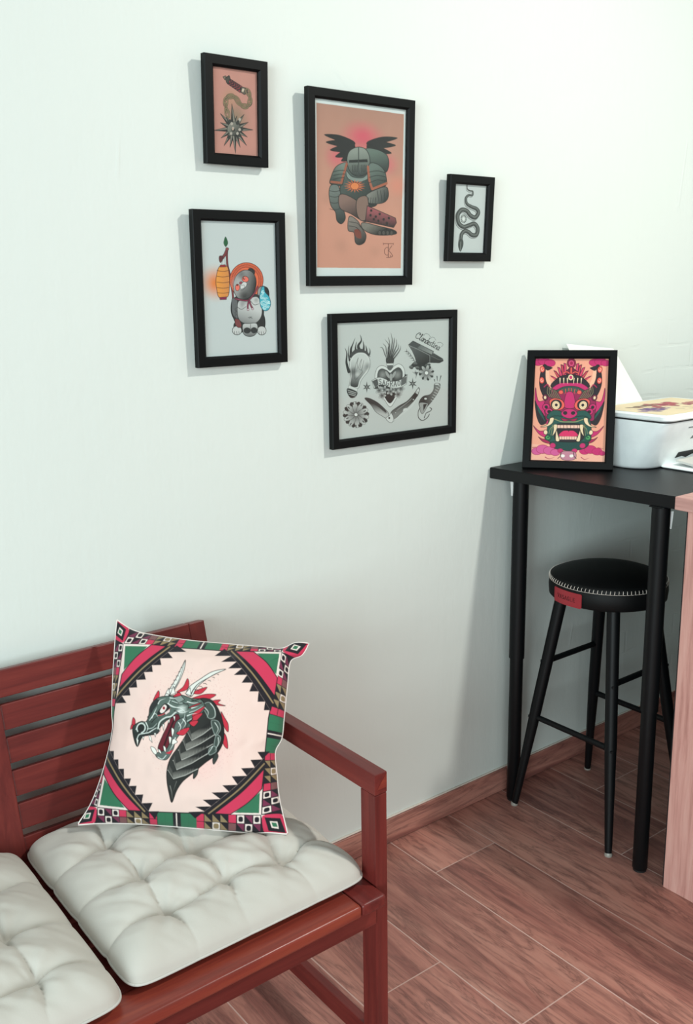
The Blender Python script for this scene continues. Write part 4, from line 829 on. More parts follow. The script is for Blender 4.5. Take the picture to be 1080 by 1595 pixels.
# ---------------------------------------------------------------- framed pictures
def ring(bm, w, h, fw, d):
    prof = [(0, d), (0, .0015), (.0015, 0), (fw - .004, 0), (fw, .004), (fw, d)]   # inset from the outer edge, depth behind the face
    loops = []
    for i, z in prof:
        loops.append([bm.verts.new((x, z, y)) for x, y in ((-w / 2 + i, -h / 2 + i), (w / 2 - i, -h / 2 + i), (w / 2 - i, h / 2 - i), (-w / 2 + i, h / 2 - i))])
    loops.append(loops[0])
    for a, b in zip(loops, loops[1:]):
        for k in range(4): bm.faces.new((a[k], a[(k + 1) % 4], b[(k + 1) % 4], b[k]))
    return bm
def picture(mat4, w, h, art, label, group, fw=.021, d=.0145, stand=False, name='picture_frame', plabel=None, cat='picture'):
    "local frame: x right, z up, y away from the viewer; origin at the centre of the face"
    r = root(name, None, label, cat, group, matrix=mat4)
    obj('frame', ring(B(), w, h, fw, d), M_frame, r, local=True)
    iw, ih = w - 2 * fw, h - 2 * fw
    xs = np.linspace(-iw / 2, iw / 2, art.W); zs = np.linspace(ih / 2, -ih / 2, art.H); P = np.zeros((art.H, art.W, 3)); P[..., 0] = xs[None]; P[..., 1] = .0095; P[..., 2] = zs[:, None]
    grid_mesh('print', P, M_ink, r, art.c, smooth=False, sub=(0, 0, 0), label=plabel)
    bm = B(); box(bm, (-iw / 2, .0055, -ih / 2), (iw / 2, .0075, ih / 2)); obj('glass_pane', bm, M_glass, r, local=True)
    bm = B(); box(bm, (-iw / 2 - .006, .0105, -ih / 2 - .006), (iw / 2 + .006, d - .003, ih / 2 + .006)); obj('backing_board', bm, M_backing, r, local=True)
    if stand:
        bm = B(); box(bm, (-.03, d - .002, -h / 2 + .012), (.03, d + .002, h / 2 - .1), .001, 1, None)
        obj('easel_back', bm, M_gap, r, local=True)
    return r
def hung(xc, zc, w, h, lean, y=-.0215):
    # hung flat on the wall, the top leaning out by `lean`
    a = math.asin(min(.3, lean / h)); ca, sa = math.cos(a), math.sin(a)
    return Matrix(((1, 0, 0, xc), (0, ca, -sa, y - lean / 2), (0, sa, ca, zc), (0, 0, 0, 1)))
WG = 'black framed pictures hung on the wall'
picture(hung(1.0685, 1.787, .145, .2, .009), .145, .2, art_mace(), 'small black framed picture of a spiked flail and chain on pink, topmost at the left', WG, plabel='spiked flail drawing on pink paper')
picture(hung(1.3860, 1.651, .298, .404, .011), .298, .404, art_knight(), 'large black framed picture of a winged knight in green armour on salmon paper', WG, plabel='armoured knight drawing on salmon paper')
picture(hung(1.0645, 1.4445, .220, .31, .006), .220, .31, art_tanuki(), 'black framed picture of a raccoon dog in a straw hat holding an orange lantern', WG, plabel='raccoon dog drawing on grey paper')
picture(hung(1.7225, 1.603, .150, .2, .010), .150, .2, art_snake(), 'small black framed picture of a grey coiling snake, rightmost on the wall', WG, plabel='snake drawing on grey paper')
picture(hung(1.4875, 1.2355, .391, .306, .001), .391, .306, art_flash(), 'wide black framed picture of a bulb, heart, anvil and knife, lowest on the wall', WG, plabel='sheet of black tattoo drawings')
TT = .9735                                   # table top height
BL, ex = Vector((1.864, -.082, TT + .0048)), Vector((.142, -.1815, 0)).normalized()
uz = Vector((.080, .064, .297)); uz = (uz - ex * uz.dot(ex)).normalized(); ey = uz.cross(ex); fwid, fhei = .2305, .316
ctr = BL + ex * fwid / 2 + uz * fhei / 2
picture(Matrix(((ex.x, ey.x, uz.x, ctr.x), (ex.y, ey.y, uz.y, ctr.y), (ex.z, ey.z, uz.z, ctr.z), (0, 0, 0, 1))), fwid, fhei, art_guardian(), 'black framed picture of a pink fanged mask standing on the black table', None, fw=.0215, d=.0145, stand=True, plabel='pink and green fanged mask print')

# ---------------------------------------------------------------- high table
tb = root('bar_table', (2.4, -.28, 0), 'tall black bar table against the wall under the printer', 'table')
bm = B(); prism(bm, [(1.824, -.004), (3.05, -.004), (3.05, -.545), (1.868, -.545)], TT - .0295, TT, .0015); obj('table_top', bm, M_black, tb)
ZT = TT - .0295
for i, (x, y) in enumerate(((1.887, -.060), (1.879, -.497), (2.985, -.060), (2.985, -.497))):
    bm = B(); tube(bm, [(x, y, .435), (x, y, ZT - .003)], [.0212, .0212], 32); lg = obj('leg', bm, M_steel, tb, True, angle=40)
    bm = B(); tube(bm, [(x, y, .004), (x, y, .008), (x, y, .4405)], [.0165, .0185, .0185], 32); obj('lower_tube', bm, M_steel, lg, True, angle=40)
    bm = B(); tube(bm, [(x, y, 0), (x, y, .0045)], [.0165, .0165], 24); obj('foot_cap', bm, M_gap, lg, True, angle=40)
    bm = B(); box(bm, (x - .0205, y - .0205, ZT - .003), (x + .0205, y + .0205, ZT), .001, 1); obj('mounting_plate', bm, M_steel, lg)
    if i < 2:
        sgn = -1 if i == 0 else 1; cx, cy = x + sgn * .79 * .0240, y - sgn * .61 * .0240; zt = (.938, .930)[i]
        bm = B(); M = Matrix.Translation((cx, cy, 0)) @ Matrix.Rotation(math.radians(-37.5), 4, 'Z')
        vs = [(-.005, zt), (.005, zt), (.002, zt - .042), (-.002, zt - .042)]
        a = [bm.verts.new(M @ Vector((u, -.0004, z))) for u, z in vs]; b = [bm.verts.new(M @ Vector((u, .0004, z))) for u, z in vs]
        bm.faces.new(a); bm.faces.new(b[::-1]); [bm.faces.new((a[k], b[k], b[(k + 1) % 4], a[(k + 1) % 4])) for k in range(4)]
        obj('sticker', bm, M_label, lg, label='white paper sticker')

# ---------------------------------------------------------------- stool
SX, SY = 2.03, -.247
st = root('bar_stool', (SX, SY, 0), 'round black leather bar stool with cream stitching under the table', 'stool')
R_ = .153; zb, zr, zt = .636, .690, .716
prof = [(R_ * .9, zb), (R_ - .004, zb), (R_, zb + .004), (R_ + .002, zb + .025), (R_, zr - .007), (R_ - .0025, zr - .004), (R_ - .001, zr - .001)]
for k in range(1, 9):
    t = k / 8; prof.append((max(.003, (R_ - .001) * (1 - t) ** .85), zr - .001 + (zt - zr) * (1 - (1 - t) ** 2.6)))
bm = B(); lathe(bm, prof, (SX, SY), 96); seat = obj('seat', bm, M_leather, st, True)
bm = B(); ns = 92
for k in range(ns):
    a = 2 * PI * k / ns; da = .030
    def P(an, z, r): return (SX + r * math.cos(an), SY + r * math.sin(an), z)
    tube(bm, [P(a, zr - .0075, R_ + .0016), P(a + .004, zr - .002, R_ + .0008), P(a + .008, zr + .0015, R_ - .0018)], [.0008] * 3, 6)
    tube(bm, [P(a, zr - .0075, R_ + .0016), P(a + 2 * PI / ns, zr - .0075, R_ + .0016)], [.0005] * 2, 6)
obj('stitching', bm, M_thread, seat, True)
bm = B(); t0, t1, z0, z1 = math.radians(158), math.radians(193), zb + .0005, zb + .039; nn = 14; fr = []
for rr in (R_ + .0022, R_ + .0042):
    fr.append([[bm.verts.new((SX + rr * math.cos(t0 + (t1 - t0) * k / nn), SY + rr * math.sin(t0 + (t1 - t0) * k / nn), z0 + (z1 - z0) * j)) for j in (0, .06, .94, 1)] for k in range(nn + 1)])
for L in fr:
    for j in (0, 3):
        for k in (0, nn): L[k][j].co = L[k][j].co.lerp(L[1 if k == 0 else nn - 1][j].co, .45)
for k in range(nn):
    for j in range(3):
        bm.faces.new((fr[1][k][j], fr[1][k + 1][j], fr[1][k + 1][j + 1], fr[1][k][j + 1])); bm.faces.new((fr[0][k][j + 1], fr[0][k + 1][j + 1], fr[0][k + 1][j], fr[0][k][j]))
    for j in (0, 3): bm.faces.new((fr[0][k][j], fr[0][k + 1][j], fr[1][k + 1][j], fr[1][k][j]))
tag = obj('tag', bm, M_tag, seat, True, angle=35, label='red leather brand tag')
bm = B(); lw = .0185 / .1
for q, ch in enumerate('VASAGLE'):
    for stl in GL[ch]:
        s_ = smooth(stl, n=4) if len(stl) > 4 else np.array(stl)
        pts = []
        for u, v in s_:
            an = math.radians(164) + math.radians(23) * ((q + .12 + u * .7) / 7); pts.append((SX + (R_ + .0046) * math.cos(an), SY + (R_ + .0046) * math.sin(an), zb + .0255 - v * .0105))
        tube(bm, pts, [.0006] * len(pts), 6)
obj('lettering', bm, M_tagink, tag, True, label='dark printed letters')
# legs: splayed from the seat to the floor
def legpos(sx, sy, z):
    t = z / zb; o = .163 + (.083 - .163) * t; return Vector((SX + sx * o, SY + sy * o, z))
for sx, sy in ((-1, -1), (-1, 1), (1, 1), (1, -1)):
    bm = B(); tube(bm, [legpos(sx, sy, z) for z in (.006, .03, .30, zb)], [.0090, .0100, .0158, .0170], 24); lg = obj('leg', bm, M_steel, st, True, angle=50)
    p = legpos(sx, sy, 0); bm = B(); tube(bm, [(p.x, p.y, 0), (p.x, p.y, .004), (p.x + -sx * .001, p.y - sy * .001, .009)], [.010, .0105, .0085], 20); obj('glide', bm, M_glide, lg, True, angle=50)
    for z in (.275, .44):
        q = legpos(sx, sy, z); bm = B(); tube(bm, [q + Vector((sx, sy, 0)) * .0085, q + Vector((sx, sy, 0)) * .0125], [.0045, .0035], 12)
        obj('bolt', bm, M_steel, lg, True, angle=40)
for a, b, z in (((-1, 1), (-1, -1), .275), ((1, 1), (1, -1), .275), ((-1, 1), (1, 1), .44), ((-1, -1), (1, -1), .44)):
    p, q = legpos(*a, z), legpos(*b, z); bm = B(); tube(bm, [p, q], [.008, .008], 16); obj('rung', bm, M_steel, st, True, angle=50)

# ---------------------------------------------------------------- wooden counter unit on the right
cb = root('counter', (2.1, -1.0, 0), 'pink oak laminate counter unit at the right edge beside the black table', 'counter')
bm = B(); box(bm, (1.8625, -1.5, 0), (1.881, -.5765, .955), .0008, 1); obj('side_panel', bm, OAKZ, cb)
bm = B(); box(bm, (1.822, -1.52, .9555), (3.02, -.568, .985), .0012, 1); obj('counter_top', bm, OAKY, cb)
bm = B(); box(bm, (1.866, -.576, .002), (2.98, -.572, .954)); obj('back_panel', bm, M_gap, cb)
bm = B(); box(bm, (2.96, -1.5, 0), (2.98, -.5765, .955), .0008, 1); obj('side_panel', bm, OAKZ, cb)

# ---------------------------------------------------------------- printer, papers
pr = root('printer', (2.26, -.25, TT), 'white inkjet printer with paper tray standing on the black table', 'printer')
def rrect(x0, x1, y0, y1, r, n=8):
    out = []
    for cx, cy, a in ((x1 - r, y1 - r, 0), (x0 + r, y1 - r, 90), (x0 + r, y0 + r, 180), (x1 - r, y0 + r, 270)):
        for k in range(n + 1):
            an = math.radians(a + 90 * k / n); out.append((cx + r * math.cos(an), cy + r * math.sin(an)))
    return out
def loft(bm, sections):
    rings = [[bm.verts.new((x, y, z)) for x, y in s] for s, z in sections]; n = len(rings[0])
    for a, b in zip(rings, rings[1:]):
        for k in range(n): bm.faces.new((a[k], a[(k + 1) % n], b[(k + 1) % n], b[k]))
    bm.faces.new(rings[0][::-1]); bm.faces.new(rings[-1]); return bm
bm = B(); z0, z1 = TT + .001, 1.101; secs = []
for t, in_ in ((0, .006), (.03, .001), (.06, 0), (.35, 0), (.7, 0), (.96, 0), (1, .0015)):
    f0 = -.312 - .060 * t; secs.append((rrect(2.066 + .004 * t + in_, 2.455 - in_, f0 + in_, -.118 - in_, .062 - .040 * t), z0 + (z1 - z0) * t))
body = obj('body', loft(bm, secs), M_print_white, pr, True, angle=50)
bm = B(); loft(bm, [(rrect(2.074, 2.452, -.368, -.12, .02), 1.1012), (rrect(2.074, 2.452, -.368, -.12, .02), 1.106)]); obj('lid_gap', bm, M_print_dark, pr)
bm = B(); loft(bm, [(rrect(2.069, 2.457, -.376, -.115, .026), 1.106), (rrect(2.066, 2.460, -.379, -.112, .028), 1.109), (rrect(2.066, 2.460, -.379, -.112, .028), 1.117), (rrect(2.069, 2.457, -.376, -.115, .026), 1.1195)]); obj('lid', bm, M_print_white, pr, True, angle=40)
bm = B(); box(bm, (2.09, -.1195, TT + .02), (2.38, -.070, 1.112), .004); obj('rear_feed', bm, M_print_white, pr)
def front_y(z): return -.312 - .060 * (z - z0) / (z1 - z0)
def facep(x, z, off): return Vector((x, front_y(z) - off, z))
def slab_on_face(bm, poly, t=.0016):
    a = [bm.verts.new(facep(x, z, -.0006)) for x, z in poly]; b = [bm.verts.new(facep(x, z, t)) for x, z in poly]; n = len(poly)
    bm.faces.new(a); bm.faces.new(b[::-1]); [bm.faces.new((a[k], a[(k + 1) % n], b[(k + 1) % n], b[k])) for k in range(n)]
bm = B(); slab_on_face(bm, [(2.19, 1.012), (2.41, 1.012), (2.41, 1.0), (2.385, .996), (2.35, 1.0), (2.30, .994), (2.26, 1.0), (2.235, .993), (2.215, .999), (2.186, .9965)]); obj('output_slot', bm, M_print_dark, pr)
bm = B(); slab_on_face(bm, [(2.178, 1.083), (2.205, 1.083), (2.205, 1.0805), (2.178, 1.0805)], .0008); slab_on_face(bm, [(2.212, 1.048), (2.226, 1.068), (2.232, 1.068), (2.232, 1.052), (2.238, 1.052), (2.238, 1.048)], .0008); obj('emblem', bm, M_grey_mark, pr, label='grey printed marks')
bm = B(); a = Matrix.Translation((0, 0, 0))
loft(bm, [(rrect(2.145, 2.42, -.425, -.308, .015), TT + .0005), (rrect(2.140, 2.42, -.43, -.306, .015), TT + .004), (rrect(2.143, 2.42, -.427, -.306, .015), TT + .007)]); obj('output_tray', bm, M_print_white, pr, True, angle=40)
def sheet(name, quad, t, mat, label, cat='paper', group=None, curl=0.0):
    q = [Vector(v) for v in quad]; nrm = (q[1] - q[0]).cross(q[3] - q[0]).normalized(); n = 10; bm = B(); lay_ = []
    for s in (0, 1):
        lay_.append([[bm.verts.new(q[0].lerp(q[1], i / n).lerp(q[3].lerp(q[2], i / n), j / n) + nrm * (t * s + curl * (j / n) ** 2)) for i in range(n + 1)] for j in range(n + 1)])
    for s, L in enumerate(lay_):
        for j in range(n):
            for i in range(n):
                f = (L[j][i], L[j][i + 1], L[j + 1][i + 1], L[j + 1][i]); bm.faces.new(f if s else f[::-1])
    for i in range(n):
        for e in (lambda L, k: L[0][k], lambda L, k: L[n][k], lambda L, k: L[k][0], lambda L, k: L[k][n]): bm.faces.new((e(lay_[0], i), e(lay_[0], i + 1), e(lay_[1], i + 1), e(lay_[1], i)))
    return info(obj(name, bm, mat, None, True, angle=30), label, cat, group)
sheet('paper_sheet', [(2.131, -.108, 1.1135), (2.340, -.108, 1.1135), (2.318, -.012, 1.262), (2.108, -.012, 1.285)], .0012, M_paper, 'white paper sheet standing in the back of the printer, behind the framed mask')
sheet('paper_stack', [(2.172, -.336, .9895), (2.40, -.336, .9895), (2.40, -.42, .9825), (2.160, -.42, .9825)], -.0055, M_paper2, 'stack of printed white paper lying in the printer output tray')
lidq = [(2.088, -.357), (2.438, -.357), (2.438, -.134), (2.088, -.134)]
A = Art([(0, 0), (160, 0), (160, 100), (0, 100)], 160, 100, (232, 214, 178), (0, 0, 1)); A.mottle(3, .12, 30); rq = np.random.default_rng(5)
for cx, cy, rx, ry, col, n in ((38, 58, 26, 13, (112, 78, 150), 26), (92, 38, 42, 16, (186, 70, 84), 44), (130, 55, 24, 16, (176, 60, 80), 20), (60, 30, 22, 6, (110, 84, 60), 10)):
    for k in range(n):
        x, y = cx + rx * rq.normal() * .5, cy + ry * rq.normal() * .5; A.poly(ell(x, y, 4 + 4 * rq.random(), 2.5 + 2.5 * rq.random(), 180 * rq.random()), lerp(col, (60, 30, 60), .5 * rq.random()), a=.8)
for k in range(14): x, y = 20 + 120 * rq.random(), 20 + 60 * rq.random(); A.stroke([(x, y), (x + 10 * rq.normal(), y + 5 * rq.normal()), (x + 14 * rq.normal(), y + 8 * rq.normal())], 1.4, (80, 58, 50), sm=True, w1=.4)
xs = np.linspace(2.088, 2.438, 160); ys = np.linspace(-.134, -.357, 100); P = np.zeros((100, 160, 3)); P[..., 0] = xs[None]; P[..., 1] = ys[:, None]; P[..., 2] = 1.1203
ap = root('art_print', (2.263, -.2455, 1.1196), 'tan art print with red and purple flowers lying on the printer lid', 'print')
grid_mesh('printed_face', P, M_ink, ap, A.c, False)
bm = B(); box(bm, (2.088, -.357, 1.1197), (2.438, -.134, 1.1201)); obj('paper', bm, M_paper, ap)

# ---------------------------------------------------------------- bench
BX0, BX1, BXM = -.012, .9325, .460
bn = root('bench', (BXM, -.34, 0), 'red stained wooden slatted bench with armrests along the white wall', 'bench')
def backpt(x, z, off=0.0):
    "point on the front face of the reclined back"
    t = (z - .45) / (.766 - .45); return Vector((x, -.130 + .080 * t + off, z))
bdir = (backpt(0, .766) - backpt(0, .45)).normalized(); bnorm = Vector((0, -bdir.z, bdir.y))
def back_board(x0, x1, z0, z1, t=.022, off=0.0, bev=.0025, lo=None):
    bm = B(); a = backpt(x0, z0); L = (backpt(0, z1) - backpt(0, z0)).length
    M = Matrix(((1, 0, 0, a.x), (0, -bnorm.y, bdir.y, a.y), (0, -bnorm.z, bdir.z, a.z), (0, 0, 0, 1)))
    return box(bm, (0, off, 0), (x1 - x0, off + t, L), bev, 2, M)
SW = .0365
for x0, x1 in ((BX1 - .012 - SW, BX1 - .012), (BXM - .0255, BXM + .0215), (BX0 + .012, BX0 + .012 + SW)):
    obj('back_stile', back_board(x0, x1, .36, .7655 if x0 != BXM - .0255 else .718, .026), WZ, bn)
zs = [.766, .7165, .704, .657, .6435, .5965, .583, .536, .5225, .4755, .462, .42]
obj('top_rail', back_board(BX0 + .012 + SW, BX1 - .012 - SW, .7165, .766, .026, -.0006), WX, bn)
for k in range(1, 6):
    for x0, x1 in ((BX0 + .012 + SW, BXM - .0255), (BXM + .0215, BX1 - .012 - SW)): obj('back_slat', back_board(x0, x1, zs[2 * k + 1], zs[2 * k], .016, .004), WX, bn)
for sg, xi in ((1, BX1 + .0005), (-1, BX0 - .0005)):
    xo = xi + sg * .0265; xa, xb = min(xi, xo), max(xi, xo); xm = (xa + xb) / 2
    bm = B(); box(bm, (xa, -.603, 0), (xb, -.563, .5925), .002); obj('front_leg', bm, WZ, bn)
    bm = B(); box(bm, (xa, -.135, 0), (xb, -.095, .5925), .002); obj('rear_leg', bm, WZ, bn)
    bm = B(); box(bm, (xa - .0004, -.6035, .593), (xb + .0004, -.088, .632), .002); ar = obj('armrest', bm, WY, bn)
    if sg > 0:
        bm = B(); vs = [bm.verts.new((xa + .004, -.6037, .603)), bm.verts.new((xb - .001, -.6037, .630)), bm.verts.new((xb - .001, -.6037, .603))]; f = bm.faces.new(vs)
        e = bmesh.ops.extrude_face_region(bm, geom=[f]); bmesh.ops.translate(bm, verts=[v for v in e['geom'] if isinstance(v, bmesh.types.BMVert)], vec=(0, -.0006, 0)); obj('wood_plug', bm, WF, ar, label='orange chip of bare wood')
    bm = B(); box(bm, (xa + .004, -.565, .062), (xb - .004, -.133, .102), .002); obj('side_stretcher', bm, WY, bn)
ZS = .420
bm = B(); box(bm, (BX0 + .053, -.633, ZS - .024), (BX1 - .053, -.566, ZS), .008, 4); obj('front_seat_slat', bm, WF, bn, True, angle=40)
for x0, x1 in ((BX1 - .0525, BX1 - .0005), (BX0 + .0005, BX0 + .0525)):
    bm = B(); box(bm, (x0, -.633, ZS - .024), (x1, -.115, ZS), .006, 3); obj('side_seat_rail', bm, WY, bn, True, angle=40)
for k in range(6):
    y1 = -.578 - -.078 * k; bm = B(); box(bm, (BX0 + .053, y1, ZS - .022), (BX1 - .053, y1 + .062, ZS - .002), .003); obj('seat_slat', bm, WX, bn)
bm = B(); box(bm, (BX0 + .001, -.606, .346), (BX1 - .001, -.584, .3955), .002); obj('apron', bm, WX, bn)
bm = B(); box(bm, (BX0 + .001, -.133, .346), (BX1 - .001, -.115, .3955), .002); obj('apron', bm, WX, bn)

# ---------------------------------------------------------------- seat cushions
def value_noise(x, y, seed):
    r = np.random.default_rng(seed); g = r.random((64, 64)); xi = np.floor(x).astype(int); yi = np.floor(y).astype(int); fx = x - xi; fy = y - yi; fx = fx * fx * (3 - 2 * fx); fy = fy * fy * (3 - 2 * fy)
    G = lambda a, b: g[a % 64, b % 64]
    return G(xi, yi) * (1 - fx) * (1 - fy) + G(xi + 1, yi) * fx * (1 - fy) + G(xi, yi + 1) * (1 - fx) * fy + G(xi + 1, yi + 1) * fx * fy - .5
def tufted(name, x0, x1, y0, y1, tx, ty, seed, label, z=ZS + .0015, T=.066):
    n = 190; s = np.linspace(-1, 1, n); s = np.sign(s) * np.abs(s) ** .85; U, V = np.meshgrid(s, s)
    a, b = (x1 - x0) / 2, (y1 - y0) / 2; cx, cy = (x0 + x1) / 2, (y0 + y1) / 2
    pr_ = 16.0; d = np.maximum(1e-6, (np.abs(U) ** pr_ + np.abs(V) ** pr_) ** (1 / pr_)); mx = np.maximum(np.abs(U), np.abs(V)); k = np.where(d > 0, mx / d, 1)
    X = cx + a * U * k; Y = cy + b * V * k
    e = np.clip(1 - mx ** 3.2, 0, 1) ** .5
    wob = value_noise(X * 14 + 3, Y * 14 + 7, seed) * .012
    gx_ = np.ones_like(X); gy_ = np.ones_like(X); ln = np.zeros_like(X); tf = np.zeros_like(X); rad = np.zeros_like(X)
    puff = lambda d, w_: np.sqrt(np.clip(1 - (1 - np.clip(d / w_, 0, 1)) ** 2.2, 0, 1))
    for q in tx:
        c_ = q + .007 * np.sin(Y * 34 + q * 90) + wob; near = np.max([np.exp(-((Y - w) / .045) ** 2) for w in ty], 0); dd = np.abs(X - c_); st_ = .08 + .66 * near
        gx_ = np.minimum(gx_, 1 - st_ * (1 - puff(dd, .052))); ln = np.maximum(ln, np.exp(-(dd / .007)) * st_)
    for w in ty:
        c_ = w + .008 * np.sin(X * 34 + w * 70) + wob; near = np.max([np.exp(-((X - q) / .06) ** 2) for q in tx], 0); dd = np.abs(Y - c_); st_ = .50 + .42 * near
        gy_ = np.minimum(gy_, 1 - st_ * (1 - puff(dd, .055))); ln = np.maximum(ln, np.exp(-(dd / .007)) * st_)
    for q in tx:
        for w in ty:
            r = np.hypot(X - q, Y - w); tf = np.maximum(tf, np.exp(-(r / .016) ** 1.2)); an = np.arctan2(Y - w, X - q)
            rad += np.exp(-((r - .035) / .03) ** 2) * np.sin(an * 7 + q * 50 + w * 30) * .0016
    # puckered rim where the quilting lines meet the edge
    rim = 1 - .03 * ln * (mx > .6) * ((mx - .6) / .4)
    X = cx + (X - cx) * rim; Y = cy + (Y - cy) * rim
    h = T * e * (.46 + .54 * np.minimum(gx_, gy_) * (.55 + .45 * np.maximum(gx_, gy_))) * (1 - .25 * tf)
    h += (value_noise(X * 16, Y * 16, seed + 1) * .012 + value_noise(X * 55, Y * 40, seed + 2) * .0022 + value_noise((X + Y) * 60, (X - Y) * 14, seed + 3) * .0035 + rad) * e
    top = np.stack([X, Y, z + .014 + h], -1); bot = np.stack([X, Y, z + .014 - .014 * np.clip(1 - mx ** 6, 0, 1) ** .6], -1)
    r = root(name, (cx, cy, z), label, 'cushion', 'grey seat cushions on the bench')
    grid_mesh('cushion_top', top[::-1], M_cushion, r); grid_mesh('cushion_underside', bot, M_cushion, r)
    edge = np.vstack([top[0], top[1:, -1], top[-1, ::-1][1:], top[::-1][1:-1, 0]]); bm = B(); pts = [Vector(p) for p in edge[::3]]; pts.append(pts[0])
    tube(bm, pts, [.0024] * len(pts), 6, False, up=(0, 0, 1)); obj('piping', bm, M_cord, r, True)
    return r
tufted('seat_cushion', .476, .927, -.592, -.128, (.582, .690, .806), (-.500, -.392, -.275), 11, 'light grey tufted seat cushion beneath the printed dragon pillow')
tufted('seat_cushion', .012, .463, -.607, -.135, (.115, .235, .355), (-.525, -.405, -.280), 23, 'light grey tufted seat cushion in the bottom left corner, with nothing on it')

# ---------------------------------------------------------------- dragon pillow
PC = [(228, 40), (1040, 150), (950, 985), (55, 908)]
pTL, pTR, pBR, pBL = (np.array(p) for p in ((.712, -.085, .823), (.985, -.344, .783), (.838, -.472, .495), (.553, -.211, .500)))
Hq = homog(PC, [(0, 0), (1, 0), (1, 1), (0, 1)])
edge_t = [(228, 40), (300, 85), (400, 110), (560, 135), (700, 150), (850, 165), (930, 172), (985, 148), (1040, 150)]
edge_r = [(1040, 150), (1012, 200), (965, 228), (952, 330), (938, 470), (928, 560), (902, 620), (908, 720), (918, 830), (950, 985)]
edge_b = [(55, 908), (150, 905), (300, 912), (480, 932), (640, 952), (800, 972), (880, 974), (950, 985)]
edge_l = [(228, 40), (220, 150), (212, 300), (210, 430), (213, 500), (188, 620), (150, 740), (110, 830), (55, 908)]
def res_curve(pts, n):
    c = smooth(happly(Hq, pts), n=8); d = np.r_[0, np.cumsum(np.linalg.norm(np.diff(c, axis=0), axis=1))]; t = np.linspace(0, d[-1], n); return np.c_[np.interp(t, d, c[:, 0]), np.interp(t, d, c[:, 1])]
def pillow(n, bulge, sgn):
    ct, cr_, cbm, cl = (res_curve(e, n) for e in (edge_t, edge_r, edge_b, edge_l))
    s = np.linspace(0, 1, n); u, v = np.meshgrid(s, s); u, v = u[..., None], v[..., None]
    uv = (1 - v) * ct[None] + v * cbm[None] + (1 - u) * cl[:, None] + u * cr_[:, None] - ((1 - u) * (1 - v) * ct[0] + u * (1 - v) * ct[-1] + (1 - u) * v * cbm[0] + u * v * cbm[-1])
    a, b = uv[..., :1], uv[..., 1:]
    P = (1 - a) * (1 - b) * pTL + a * (1 - b) * pTR + a * b * pBR + (1 - a) * b * pBL
    nrm = np.cross(pTR - pTL, pBL - pTL); nrm /= np.linalg.norm(nrm); nrm *= -1 if nrm[1] > 0 else 1     # towards the room
    ss, tt = 2 * u[..., 0] - 1, 2 * v[..., 0] - 1
    f = (np.clip(1 - np.abs(ss) ** 2.4, 0, 1) * np.clip(1 - np.abs(tt) ** 2.4, 0, 1)) ** .6
    h = bulge * f + (value_noise(ss * 4 + 9, tt * 4 + 5, 31) * .006 + value_noise(ss * 11, tt * 9, 32) * .002) * np.clip(f * 4, 0, 1) * (1 if sgn > 0 else .5)
    return uv, P + sgn * nrm * h[..., None], h, nrm
pl = root('pillow', tuple((pBL + pBR) / 2), 'square throw pillow printed with a green dragon and patterned border, on the bench', 'pillow')
NP = 430; cart = art_cushion(PC)
uv, P, h, nrm = pillow(NP, .058, 1)
cen = (pTL + pTR + pBR + pBL) / 4; view = cen - np.array([0, -1.7527, 1.44]); view /= np.linalg.norm(view); e_ = nrm - view / (view @ nrm)
ax_u, ax_v = (pTR - pTL + pBR - pBL) / 2, (pBL - pTL + pBR - pTR) / 2; G = np.array([[ax_u @ ax_u, ax_u @ ax_v], [ax_u @ ax_v, ax_v @ ax_v]]); duv = np.linalg.solve(G, [e_ @ ax_u, e_ @ ax_v])
q = np.clip(uv + h[..., None] * duv, 0, .9999); fx, fy = q[..., 0] * (cart.W - 1), q[..., 1] * (cart.H - 1); ix, iy = fx.astype(int), fy.astype(int); wx, wy = (fx - ix)[..., None], (fy - iy)[..., None]
c = cart.c; ix1, iy1 = np.minimum(ix + 1, cart.W - 1), np.minimum(iy + 1, cart.H - 1)
colr = c[iy, ix] * (1 - wx) * (1 - wy) + c[iy, ix1] * wx * (1 - wy) + c[iy1, ix] * (1 - wx) * wy + c[iy1, ix1] * wx * wy
grid_mesh('front_cover', P, M_cloth_ink, pl, colr, label='pink cotton printed with a dragon head')
uvb, Pb, hb, _ = pillow(120, .040, -1); grid_mesh('back_cover', Pb, M_white_cloth, pl, flip=True, label='plain white cotton back')
edge = np.vstack([P[0], P[1:, -1], P[-1, ::-1][1:], P[::-1][1:-1, 0]])[::5]; bm = B(); pts = [Vector(p) for p in edge]; pts.append(pts[0]); tube(bm, pts, [.0016] * len(pts), 6, False, up=(.3, .3, .9)); obj('seam', bm, M_white_cloth, pl, True)

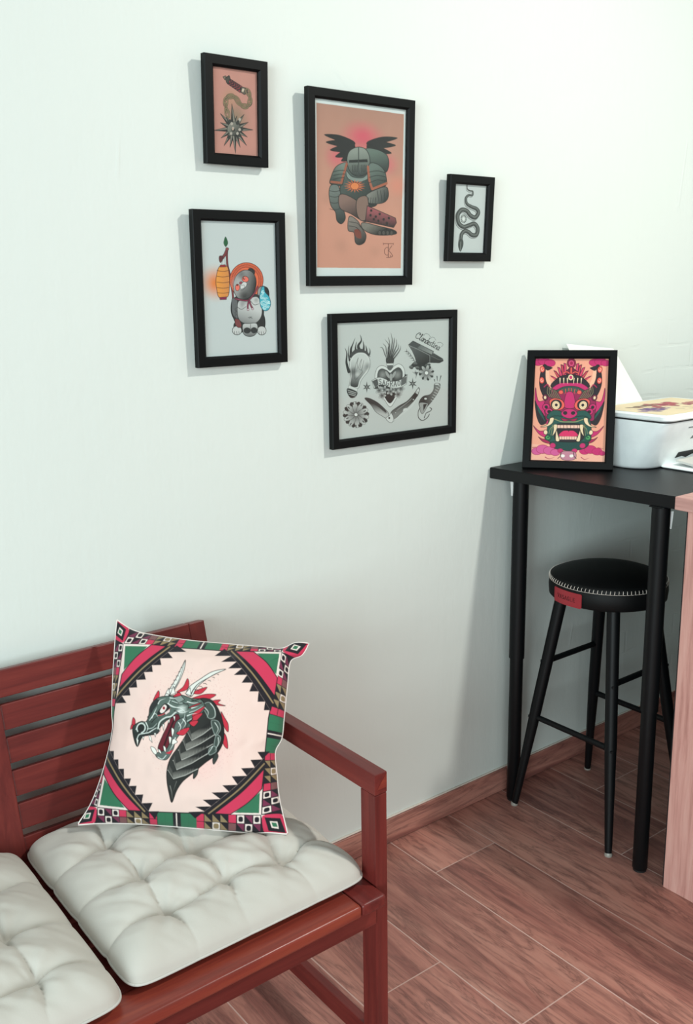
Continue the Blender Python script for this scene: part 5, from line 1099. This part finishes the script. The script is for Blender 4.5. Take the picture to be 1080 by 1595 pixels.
# ---------------------------------------------------------------- light
def area(name, loc, target, size, power, color, size_y=None, spread=None):
    l = bpy.data.lights.new(name, 'AREA'); l.energy = power; l.color = color; l.shape = 'RECTANGLE' if size_y else 'DISK'; l.size = size
    if size_y: l.size_y = size_y
    if spread: l.spread = spread
    o = link(bpy.data.objects.new(name, l)); o.location = loc; o.rotation_euler = (Vector(target) - Vector(loc)).to_track_quat('-Z', 'Y').to_euler(); return o
KEY, WIN, SIDE, AMB = 46, 98, 140, .31
area('ceiling_lamp', (2.25, -1.8, 2.88), (1.7, -.9, 0), .15, KEY, (1.0, .97, .90))
area('window_daylight', (-2.1, -4.4, 1.75), (1.5, 0, .9), 3.4, WIN, (.90, .99, 1.0), 2.2)
area('side_window_daylight', (-3.3, -2.7, 1.55), (1.6, -.3, 1.0), 2.0, SIDE, (.80, .97, 1.0), 1.9)
w = bpy.data.worlds.new('room_ambience'); w.use_nodes = True; bg = w.node_tree.nodes['Background']; bg.inputs[0].default_value = (.93, 1.0, .96, 1); bg.inputs[1].default_value = AMB; SC.world = w

# ---------------------------------------------------------------- camera
def rot(yaw, pitch, roll):
    return Matrix.Rotation(yaw, 3, 'Z') @ Matrix.Rotation(pitch, 3, 'X') @ Matrix.Rotation(roll, 3, 'Y')
R3 = rot(-.654105, -.2290795, .0164244); right, fwd, up = R3.col[0], R3.col[1], R3.col[2]
cam = bpy.data.cameras.new('camera'); cam.sensor_fit = 'VERTICAL'; cam.sensor_height = 36; cam.sensor_width = 24.4; cam.lens = 1483.527 / 1595 * 36; cam.clip_start = .02
co = link(bpy.data.objects.new('camera', cam)); co.matrix_world = Matrix(((right.x, up.x, -fwd.x, 0), (right.y, up.y, -fwd.y, -1.75274), (right.z, up.z, -fwd.z, 1.44), (0, 0, 0, 1)))
SC.camera = co
vs = SC.view_settings; SC.display_settings.display_device = 'sRGB'; vs.view_transform = 'Standard'; vs.look = 'None'; vs.exposure = 0.0; vs.gamma = 1.0; vs.use_curve_mapping = False
SC.cycles.max_bounces = 8; SC.cycles.transparent_max_bounces = 8; SC.cycles.caustics_reflective = False; SC.cycles.caustics_refractive = False
